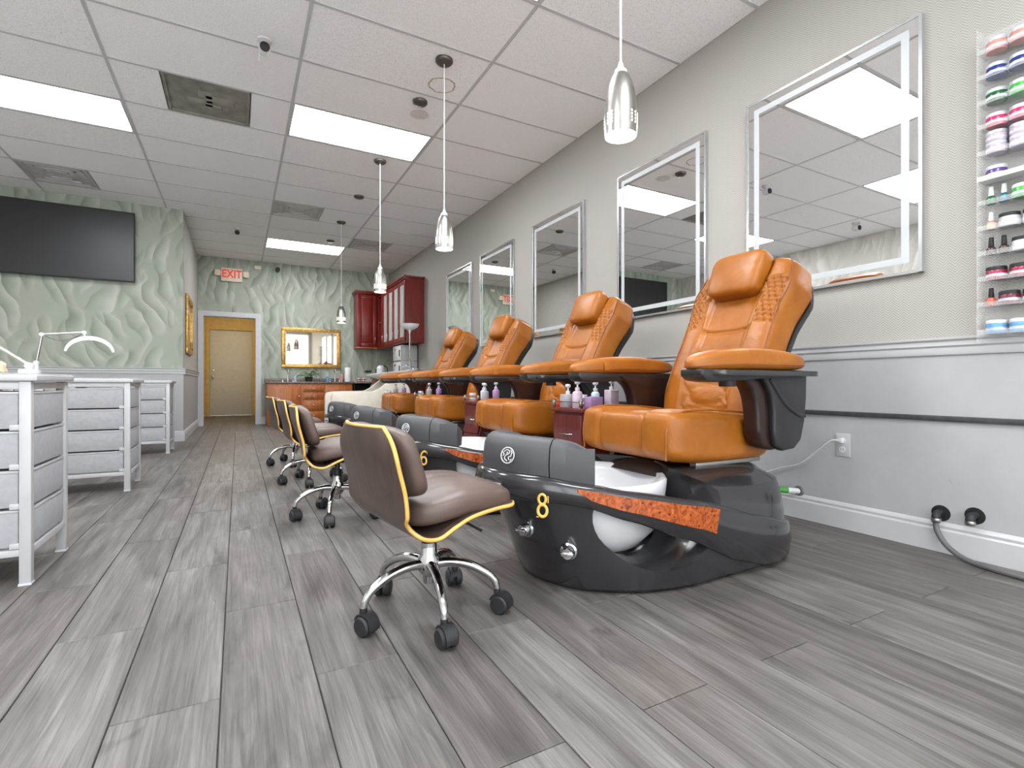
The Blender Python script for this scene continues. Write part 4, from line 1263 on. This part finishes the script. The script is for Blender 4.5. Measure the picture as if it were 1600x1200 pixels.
q = root('tissue_box', (1.73, 2.245, TOPZ), 'violet paper box on the cabinet between chairs 8 and 6', 'box')
box('carton', -.04, .04, -.032, .032, 0, .062, 'c_lilac2', q, .003); box('tissue_slot', -.022, .022, -.008, .008, .0622, .064, 'white_gloss', q)
polq = polish(1.652, 2.452, TOPZ, 'c_red', 'c_red', 'red nail polish bottle on the cabinet between chairs 8 and 6'); polq.scale = (1.2, 1.2, .75)
p2 = polish(1.70, 2.44, TOPZ, 'matte_black', 'matte_black', 'black nail polish bottle on the cabinet between chairs 8 and 6'); p2.scale = (1.5, 1.5, 1.4)
jar(1.78, 2.41, TOPZ, 'clear', 'silver_label', 'small clear jar on the cabinet between chairs 8 and 6', .024, .07)
for k, (yy, nm) in enumerate(((3.64, 'the cabinet beyond chair 6'), (4.955, 'the cabinet between the far chairs'), (6.20, 'the cabinet by the shampoo unit'))):
    pump(1.70, yy - .06, 'c_greyb', 'grey pump bottle on ' + nm, .08, .028)
    pump(1.74, yy + .05, 'c_clearblue', 'clear blue pump bottle on ' + nm, .085, .026)
    jar(1.66, yy + .09, TOPZ, 'clear', 'silver_label', 'clear glass jar on ' + nm, .026, .06)
    pump(1.82, yy - .01, 'c_lilac2', 'violet pump bottle on ' + nm, .09, .028)

# ================================================================ NAIL DESKS with drawer stands
def drawer_stand(x1, y0, label, depth=.47, width=.5, top=.765):
    x0 = x1 - width
    q = root('drawer_stand', ((x0 + x1) / 2, y0 + depth / 2, 0), label, 'drawer stand', 'white drawer stands under the nail desks')
    w, d = width / 2, depth / 2
    for sx in (-1, 1):
        for sy in (-1, 1):
            px, py = sx * (w - .0175), sy * (d - .0175)
            p = box('post', px - .0175, px + .0175, py - .0175, py + .0175, .004, top, 'white_metal', q, .003)
            box('foot', px - .019, px + .019, py - .019, py + .019, 0, .008, 'white_gloss', p)
    zb = .11
    rails = []
    for z in (zb, top - .03):
        rails += [(-w + .035, w - .035, -d + .004, -d + .03, z, z + .026), (-w + .035, w - .035, d - .03, d - .004, z, z + .026), (-w + .004, -w + .03, -d + .035, d - .035, z, z + .026), (w - .03, w - .004, -d + .035, d - .035, z, z + .026)]
    for rl_ in rails: box('frame_rail', *rl_, 'white_metal', q, .002)
    n = 4; z0 = zb + .03; ph = (top - .034 - z0) / n
    for k in range(n):
        za = z0 + k * ph + .004; zb_ = z0 + (k + 1) * ph - .006
        dr = box('drawer', -w + .039, w - .039, -d + .012, d - .012, za, zb_, 'drawer_fabric', q, .004)
        # side panels fill between posts
        for s in (-1, 1): box('side_panel', min(s * (w - .039), s * (w - .008)), max(s * (w - .039), s * (w - .008)), -d + .04, d - .04, za, zb_, 'drawer_fabric', dr, .003)
        boxes('hem', [(-w + .038, w - .038, -d + .009, -d + .014, zb_ - .008, zb_ + .001), (w - .012, w - .005, -d + .038, d - .038, zb_ - .008, zb_ + .001)], 'white_metal', dr, .001)
        box('runner_tab', w - .062, w - .034, -d + .001, -d + .014, za - .006, za + .016, 'white_metal', dr, .002)
    return q
def desk(x1, y0, tag_, depth=.47):
    a = drawer_stand(x1, y0, 'white drawer stand with grey fabric drawers, ' + tag_, depth)
    q = root('nail_desk_top', (x1 - .65, y0 + depth / 2, .766), 'white glass-covered desk top on the drawer stand ' + tag_, 'desk top', 'nail desk tops')
    box('board', -.66, .67, -depth / 2 - .01, depth / 2 + .01, 0, .024, 'white_metal', q, .005)
    box('glass_sheet', -.655, .665, -depth / 2 - .006, depth / 2 + .006, .0245, .031, 'clear', q)
    b = drawer_stand(x1 - .8, y0, 'white drawer stand at the wall end, ' + tag_, depth)
desk(-.685, 2.535, 'first before the aisle')
desk(-.672, 4.43, 'second towards the television wall', .46)
desk(-.655, 6.62, 'third, closest to the television wall', .46)
DZ = .7972
def desk_lamp(x, y, pts, head, label):
    q = root('desk_lamp', (x, y, DZ), label, 'desk lamp', 'white half-moon desk lamps')
    box('clamp_base', -.03, .03, -.03, .03, 0, .02, 'white_gloss', q, .005)
    tube('stem', [(0, 0, .02), pts[0]], .012, 'white_gloss', q, 10)
    tube('lower_arm', [pts[0], pts[1]], .0085, 'nickel', q, 8)
    tube('upper_arm', [pts[1], pts[2]], .0075, 'nickel', q, 8)
    for p in pts:
        lathe('joint', [(0, -.013), (.014, -.013), (.014, .013), (0, .013)], 'white_gloss', q, 14, p, 'y')
    mid = [(Vector(pts[1]) * (1 - u) + Vector(pts[2]) * u) + Vector((0, 0, -.05 * math.sin(PI * u))) for u in [k / 12 for k in range(13)]]
    tube('cable', mid, .003, 'hose_grey', q, 6)
    if head:
        cx, cz, rx, rz = head
        arc = [(pts[2][0] + cx + rx * math.cos(R(8 + 164 * k / 28)), pts[2][1], pts[2][2] + cz + rz * math.sin(R(8 + 164 * k / 28))) for k in range(29)]
        bm = bmesh.new()
        add_tube(bm, arc, [.007 + .008 * math.sin(PI * k / 28) for k in range(29)], 10)
        fin('half_moon_head', bm, 'lamp_ring', q, 60)
        tube('head_neck', [pts[2], (pts[2][0], pts[2][1], pts[2][2] + cz + rz)], .006, 'white_gloss', q, 8)
    return q
desk_lamp(-1.255, 4.75, [(.0, 0, .11), (.03, 0, .31), (.265, 0, .335)], (.03, -.155, .14, .115), 'white half-moon lamp on the second nail desk')
desk_lamp(-.775, 2.85, [(0, 0, .035), (-.11, 0, .125), (-.30, 0, .12)], (-.05, -.1, .14, .1), 'white jointed lamp on the first nail desk')
def clothfn(u, w):
    k = 1 + .14 * math.sin(5 * u.x + 3 * u.z) + .10 * math.sin(9 * u.y + 4 * u.x)
    return w * k
cl = cushion('folded_cloth', (-.875, 2.75, DZ + .027), (.055, .05, .027), 'beige_cloth', None, 2.6, (14, 14, 10), clothfn)
tag(cl, 'crumpled beige cloth on the first nail desk', 'cloth')

# ================================================================ TELEVISION, frames
q = root('television', (-1.80, YG - .004, 2.47), 'large wide dark television mounted on the green wall', 'television')
box('wall_bracket', -.25, .25, -.05, 0, -.2, .2, 'matte_black', q)
box('casing', -.655, .655, -.085, -.05, -.435, .435, 'matte_black', q, .006)
boxes('bezel', [(-.655, .655, -.09, -.085, .425, .435), (-.655, .655, -.09, -.085, -.435, -.42), (-.655, -.645, -.09, -.085, -.42, .425), (.645, .655, -.09, -.085, -.42, .425)], 'matte_black', q)
box('screen', -.645, .645, -.087, -.085, -.42, .425, 'screen', q)
q = root('picture_frame', (XG, 8.72, 1.60), 'gilt framed picture on the narrow beige side wall', 'picture')
boxes('frame', [(0, .035, -.47, .47, .34, .41), (0, .035, -.47, .47, -.41, -.34), (0, .035, -.47, -.40, -.34, .34), (0, .035, .40, .47, -.34, .34)], 'gilt', q, .006)
box('picture', .001, .012, -.40, .40, -.34, .34, 'antique_mirror', q)
q = root('gilt_mirror', (1.27, YB, 1.455), 'wide gilt framed mirror above the wooden vanity', 'mirror')
boxes('frame', [(-.54, .54, -.04, 0, .325, .385), (-.54, .54, -.04, 0, -.385, -.325), (-.54, -.475, -.04, 0, -.325, .325), (.475, .54, -.04, 0, -.325, .325)], 'gilt', q, .008)
boxes('inner_bead', [(-.475, .475, -.026, -.004, .313, .325), (-.475, .475, -.026, -.004, -.325, -.313), (-.475, -.463, -.026, -.004, -.313, .313), (.463, .475, -.026, -.004, -.313, .313)], 'gold', q)
box('glass', -.463, .463, -.014, -.002, -.313, .313, 'antique_mirror', q)

# exit sign, boxes on the back wall
q = root('exit_sign', (-.10, YB, 2.755), 'cream exit sign with red letters and two lamp heads', 'sign')
box('housing', -.17, .17, -.05, 0, -.13, .115, 'cream_plastic', q, .006)
text('letters', 'EXIT', .20, .0015, 'exit_red', q, (0, -.0525, .0), (R(90), 0, 0), .78, .004)
for s in (-1, 1):
    box('lamp_head', min(s * .18, s * .275), max(s * .18, s * .275), -.075, -.01, -.04, .07, 'cream_plastic', q, .012)
box('lamp_bar', -.28, .28, -.012, -.001, -.02, .05, 'cream_plastic', q, .003)
tag(box('junction_box', .27, .38, YB - .03, YB, 2.90, 2.965, 'cream_plastic', None, .004), 'small cream box high on the green wall beside the exit sign', 'box')
q = root('wall_camera', (.66, YB, 2.94), 'small black security camera high on the green wall', 'camera')
box('bracket', -.02, .02, -.05, 0, -.02, .02, 'matte_black', q, .004)
lathe('camera_body', [(0, -.14), (.035, -.135), (.04, -.12), (.04, -.05), (0, -.048)], 'matte_black', q, 18, (0, 0, -.02), 'y')

# ================================================================ VANITY and back corner
VY = 10.04
q = root('wooden_vanity', (1.20, 10.31, 0), 'honey wood vanity with doors and drawers under a granite top', 'vanity')
box('body', -.745, .745, -.26, .28, .06, .765, 'vanity_wood', q, .004)
box('plinth', -.73, .73, -.22, .27, 0, .06, 'vanity_wood', q)
def panel_door(nm, xa, xb, za, zb, knob=None):
    d = box(nm, xa, xb, -.278, -.26, za, zb, 'vanity_wood', q, .004)
    boxes('raised_panel', [(xa + .045, xb - .045, -.286, -.278, za + .045, zb - .045)] if zb - za > .2 else [(xa + .03, xb - .03, -.284, -.278, za + .02, zb - .02)], 'vanity_wood', d, .003)
    if knob: lathe('knob', [(0, -.028), (.011, -.026), (.014, -.018), (.007, -.008), (.007, 0)], 'nickel', d, 14, (knob[0], -.284, knob[1]), 'y')
    return d
panel_door('door', -.72, -.17, .10, .73, (-.215, .53))
panel_door('drawer', -.145, .22, .61, .73, (.04, .67)); panel_door('drawer', -.145, .22, .47, .595, (.04, .53)); panel_door('drawer', -.145, .22, .26, .455, (.04, .36)); panel_door('drawer', -.145, .22, .10, .245, (.04, .17))
panel_door('door', .245, .72, .10, .73, (.29, .53))
ct = root('granite_counter', (1.20, 10.31, .766), 'speckled granite counter on the honey wood vanity', 'counter')
box('slab', -.77, .765, -.29, .285, 0, .032, 'granite', ct, .006)
box('backsplash', -.77, .765, .27, .285, .032, .10, 'granite', ct, .002)
CZ = .7985
def faucet(x, label):
    q = root('faucet', (x, 10.45, CZ), label, 'faucet', 'chrome faucets on the granite counter')
    lathe('base', [(0, 0), (.025, 0), (.025, .008), (.014, .012), (.013, .05), (0, .05)], 'chrome', q, 18)
    tube('spout', smooth_path([(0, 0, .05), (0, 0, .17), (0, -.02, .215), (0, -.06, .235), (0, -.11, .215), (0, -.12, .17)], 24), .0095, 'chrome', q, 10)
    for s in (-1, 1):
        h = lathe('handle', [(0, 0), (.02, 0), (.012, .012), (.012, .05), (0, .052)], 'chrome', q, 14, (s * .09, 0, 0))
        tube('lever', [(s * .09, 0, .045), (s * .13, -.01, .062)], .006, 'chrome', h, 8)
faucet(.83, 'chrome faucet beside the potted plant'); faucet(1.68, 'chrome faucet beside the paper towel roll')
q = root('potted_plant', (1.19, 10.36, CZ), 'leafy green plant in a dark pot on the granite counter', 'plant')
lathe('pot', [(0, 0), (.055, 0), (.075, .085), (.078, .09), (.07, .09), (.066, .08), (0, .08)], 'pot', q, 22)
bm = bmesh.new(); bml = bmesh.new()
leafs = []
for k in range(46):
    a = random.uniform(0, 2 * PI); ln = random.uniform(.10, .21); el = random.uniform(.15, 1.25)
    tip = Vector((math.cos(a) * ln * math.cos(el) * 1.15, math.sin(a) * ln * math.cos(el) * .8, .085 + ln * math.sin(el) * .95))
    basep = Vector((random.uniform(-.03, .03), random.uniform(-.03, .03), .08))
    mid = (basep + tip) / 2 + Vector((0, 0, .02))
    add_tube(bm, [basep, mid, tip], .0018, 5)
    out = Vector((math.cos(a), math.sin(a), random.uniform(-.5, .3))).normalized(); sd = out.cross(Vector((0, 0, 1))).normalized(); L = random.uniform(.05, .085); Wd = L * .32
    lm = bmesh.new()
    V = [lm.verts.new(tip), lm.verts.new(tip + out * L * .45 + sd * Wd), lm.verts.new(tip + out * L * .45 - Vector((0, 0, .008))), lm.verts.new(tip + out * L * .45 - sd * Wd), lm.verts.new(tip + out * L)]
    lm.faces.new((V[0], V[1], V[2])); lm.faces.new((V[0], V[2], V[3])); lm.faces.new((V[1], V[4], V[2])); lm.faces.new((V[2], V[4], V[3]))
    fin('leaf', lm, 'leaf', q, 60)
bml.free()
fin('stems', bm, 'leaf', q, 60)
q = root('paper_towel_roll', (1.90, 10.30, CZ), 'upright white paper towel roll on the counter', 'paper towel')
lathe('roll', [(.02, 0), (.058, 0), (.06, .004), (.06, .276), (.058, .28), (.02, .28)], 'towel', q, 28); lathe('core', [(.0195, 0), (.0195, .281), (.016, .281), (.016, 0)], 'beige_cloth', q, 18, cap=False)
for k, (x, y, c_, h_, lb) in enumerate(((.955, 10.36, 'c_clearblue', .10, 'small clear glass bottle by the first faucet'), (1.53, 10.36, 'c_sky', .11, 'small blue bottle between the plant and the second faucet'), (1.80, 10.38, 'c_rose', .13, 'pink soap bottle left of the paper towel roll'))):
    q = root('soap_bottle', (x, y, CZ), lb, 'bottle')
    lathe('bottle', [(0, 0), (.026, 0), (.028, .004), (.028, h_ * .8), (.012, h_ * .95), (.012, h_), (0, h_)], c_, q, 18); lathe('cap', [(.013, h_), (.013, h_ + .02), (0, h_ + .022)], 'white_gloss', q, 14)
# dark counters
q = root('dark_counter', (2.375, 10.31, 0), 'low dark counter with open black shelf beside the vanity', 'counter')
boxes('body', [(-.405, .40, .20, .28, .0, .755), (-.405, -.385, -.26, .20, 0, .755), (.38, .40, -.26, .20, 0, .755), (-.385, .38, -.26, .20, 0, .06), (-.385, .38, -.24, .20, .36, .38), (.0, .02, -.26, .20, .38, .755)], 'matte_black', q)
box('top', -.405, .41, -.29, .285, .766, .798, 'granite', q, .005); box('drawer', .03, .37, -.272, -.26, .55, .74, 'side_cherry', q, .003)
q = root('black_basket', (2.17, 10.24, .381), 'black wire basket in the open shelf of the dark counter', 'basket')
rings = []
for z, s in ((0, .8), (.16, 1.0)):
    rings.append([(s * .14 * math.copysign(abs(math.cos(a)) ** .5, math.cos(a)), s * .12 * math.copysign(abs(math.sin(a)) ** .5, math.sin(a)), z) for a in [2 * PI * k / 32 for k in range(32)]])
bm = bmesh.new()
for k in range(5):
    u = k / 4; add_tube(bm, [tuple(Vector(a) * (1 - u) + Vector(b) * u + Vector((0, 0, .004 - .004 * u))) for a, b in zip(*rings)], .003, 5, True)
for k in range(0, 32, 2): add_tube(bm, [Vector(rings[0][k]) + Vector((0, 0, .004)), rings[1][k]], .002, 5)
fin('wire_frame', bm, 'rubber', q); box('liner', -.10, .10, -.085, .085, .003, .02, 'hose_grey', q)
for x, y, c_, lb in ((2.12, 10.33, 'c_berry', 'berry red jar on the dark counter'), (2.20, 10.27, 'c_magenta', 'magenta jar on the dark counter')):
    jar(x, y, CZ, c_, 'silver_label', lb, .035, .075)
q = root('side_counter', (2.50, 9.15, 0), 'dark cherry base cabinet along the right wall under the towel warmer', 'cabinet')
box('body', -.25, .285, -.80, .58, .06, .855, 'side_cherry', q, .004); box('plinth', -.21, .285, -.78, .58, 0, .06, 'matte_black', q)
box('top', -.29, .288, -.83, .585, .856, .886, 'granite', q, .005)
for k in range(3):
    d = box('door', -.27, -.25, -.78 + k * .455, -.345 + k * .455, .09, .84, 'side_cherry', q, .004)
    tube('handle', [(-.27, -.39 + k * .455, .60), (-.295, -.39 + k * .455, .61), (-.295, -.39 + k * .455, .73), (-.27, -.39 + k * .455, .74)], .005, 'nickel', d, 8)
# cherry wall cabinets
def crown(par, pts, z):
    # moulded cornice along a polyline of (x,y), outward normal given by pts order
    for nm, o_, za, zb in (('cornice', .018, z, z + .03), ('cornice', .04, z + .03, z + .065)):
        bm = bmesh.new()
        add_box(bm, pts[0] - o_, pts[1] + (0 if par.get('wallx') else o_), pts[2] - o_, pts[3] + (o_ if par.get('opn') else 0), za, zb, .004)
        fin(nm, bm, 'cherry', par, 40)
q = root('wall_cabinet', (2.27, 10.43, 1.49), 'solid cherry wall cabinet on the green back wall', 'wall cabinet')
box('body', -.20, .205, -.155, .165, 0, 1.06, 'cherry', q, .003)
d = boxes('door', [(-.185, -.115, -.175, -.156, .02, 1.04), (.115, .185, -.175, -.156, .02, 1.04), (-.115, .115, -.175, -.156, .97, 1.04), (-.115, .115, -.175, -.156, .02, .09)], 'cherry', q, .003)
box('raised_panel', -.112, .112, -.170, -.156, .093, .967, 'cherry', d, .01)
tube('handle', [(.15, -.175, .08), (.15, -.198, .085), (.15, -.198, .19), (.15, -.175, .195)], .005, 'nickel', d, 8)
box('cornice', -.22, .205, -.195, .165, 1.06, 1.085, 'cherry', q, .005); box('cornice', -.24, .205, -.215, .165, 1.085, 1.12, 'cherry', q, .006)
box('light_rail', -.20, .205, -.165, .165, -.022, 0, 'vanity_wood', q, .003)
q = root('wall_cabinet', (2.635, 9.27, 1.475), 'cherry wall cabinet with frosted glass doors on the right wall', 'wall cabinet')
YA, YBc = -.97, .99
boxes('body', [(-.16, .158, YA, YA + .02, 0, 1.04), (-.16, .158, YBc - .02, YBc, 0, 1.04), (-.16, .158, YA + .02, YBc - .02, 0, .02), (-.16, .158, YA + .02, YBc - .02, 1.02, 1.04), (.145, .158, YA + .02, YBc - .02, .02, 1.02)], 'cherry', q)
box('shelf', -.14, .145, YA + .02, YBc - .02, .5, .515, 'cabinet_interior', q)
nd = 4; dw = (1.48 - .02) / nd
for k in range(nd):
    a = YA + .012 + k * dw; b = a + dw - .006
    d = boxes('door', [(-.18, -.161, a, a + .06, .01, 1.03), (-.18, -.161, b - .06, b, .01, 1.03), (-.18, -.161, a + .06, b - .06, .96, 1.03), (-.18, -.161, a + .06, b - .06, .01, .08)], 'cherry', q, .003)
    box('glass_pane', -.173, -.168, a + .058, b - .058, .078, .962, 'cabinet_glass', d)
    tube('handle', [(-.18, b - .03, .10), (-.20, b - .03, .105), (-.20, b - .03, .2), (-.18, b - .03, .205)], .005, 'nickel', d, 8)
box('filler', -.175, -.161, YA + .012 + nd * dw, YBc - .33, .0, 1.04, 'cherry', q)
box('cornice', -.195, .158, YA - .02, YBc, 1.04, 1.065, 'cherry', q, .005); box('cornice', -.218, .158, YA - .04, YBc, 1.065, 1.10, 'cherry', q, .006)
box('light_rail', -.165, .158, YA + .004, YBc, -.02, 0, 'cherry', q, .003)
# towel warmer stack
for k, (z0, z1, lb) in enumerate(((.887, 1.155, 'lower white towel warmer under the glass cabinet'), (1.156, 1.435, 'upper white towel warmer under the glass cabinet'))):
    q = root('towel_warmer', (2.62, 8.84, z0), lb, 'towel warmer', 'white towel warmers')
    h_ = z1 - z0
    box('casing', -.13, .15, -.24, .24, 0, h_, 'white_metal', q, .012)
    d = box('door', -.152, -.131, -.235, .235, .01, h_ - .012, 'white_gloss', q, .008)
    box('handle', -.168, -.152, -.20, -.17, h_ * .3, h_ * .7, 'hose_grey', d, .004)
    lathe('dial', [(0, -.012), (.02, -.012), (.02, 0)], 'hose_grey', d, 16, (-.152, .1, h_ * .75), 'x')
q = root('kettle', (2.36, 9.55, .8865), 'white electric kettle with dark window beside the towel warmers', 'kettle')
lathe('body', [(0, 0), (.085, 0), (.09, .02), (.08, .14), (.06, .20), (.03, .22), (0, .222)], 'white_gloss', q, 26); box('window', -.092, -.07, -.02, .02, .05, .15, 'matte_black', q, .004)
tube('handle', smooth_path([(.05, 0, .2), (.1, 0, .2), (.13, 0, .14), (.12, 0, .06), (.085, 0, .03)], 16), .01, 'matte_black', q, 8)

# torchiere
q = root('torchiere_lamp', (2.37, 7.75, 0), 'slim floor lamp with a white bowl shade before the cabinet', 'floor lamp')
lathe('base', [(0, 0), (.13, 0), (.135, .008), (.12, .022), (.02, .03), (0, .03)], 'nickel', q, 30)
tube('pole', [(0, 0, .03), (0, 0, 1.56)], .0095, 'nickel', q, 12)
lathe('cup', [(.010, 1.54), (.014, 1.57), (.03, 1.60), (.028, 1.61), (0, 1.61)], 'white_gloss', q, 20)
lathe('bowl_shade', [(.025, 1.60), (.075, 1.615), (.125, 1.65), (.15, 1.695), (.146, 1.695), (.12, 1.655), (.072, 1.62), (.02, 1.606)], 'frost', q, 36, cap=False)
tube('cable', smooth_path([(.012, 0, 1.50), (.02, -.03, 1.35), (-.02, -.02, 1.2), (.02, -.03, 1.05), (.03, -.02, .8), (.02, -.02, .3), (.04, -.03, .028)], 40), .004, 'hose_grey', q, 6)

# shampoo unit
q = root('shampoo_unit', (1.75, 6.95, 0), 'cream shampoo bench with raised white wash bowl', 'shampoo unit')
side = [(-.72, 0), (-.72, .60), (-.70, .64), (-.60, .655), (-.20, .66), (-.12, .70), (-.02, .78), (.08, .84), (.20, .86), (.55, .86), (.55, 0)]
for s in (-1, 1):
    prism('side_panel', side, 'y', min(s * .24, s * .31), max(s * .24, s * .31), 'cream', q, .018, 3)
cushion('seat', (-.36, 0, .42), (.33, .232, .08), 'cream', q, 6, (14, 14, 8))
box('bench', -.66, .50, -.235, .235, .03, .34, 'cream', q, .01)
rings = []
for z, sx, sy, cx in ((.79, .10, .10, .20), (.82, .20, .16, .18), (.86, .27, .20, .16), (.905, .35, .245, .12), (.925, .36, .25, .12), (.922, .335, .225, .12), (.88, .26, .18, .15), (.85, .2, .14, .17), (.84, .06, .06, .2)):
    rings.append([(cx + sx * math.copysign(abs(math.cos(a)) ** .7, math.cos(a)), sy * math.copysign(abs(math.sin(a)) ** .7, math.sin(a)), z + (.05 * (math.cos(a)) * (z - .79) / .13)) for a in [2 * PI * k / 40 for k in range(40)]])
bw_ = loft('wash_bowl', rings, 'white_gloss', q, smooth=60)
lathe('tap', [(0, 0), (.02, 0), (.016, .03), (.02, .05), (0, .055)], 'chrome', bw_, 16, (.40, -.08, .95)); tube('spray_hose', smooth_path([(.40, .06, .95), (.40, .06, 1.0), (.34, .04, 1.02), (.28, .02, 1.0)], 14), .009, 'chrome', bw_, 8)
cushion('neck_rest', (-.20, 0, .925), (.04, .09, .02), 'matte_black', q, 3, (8, 12, 8))
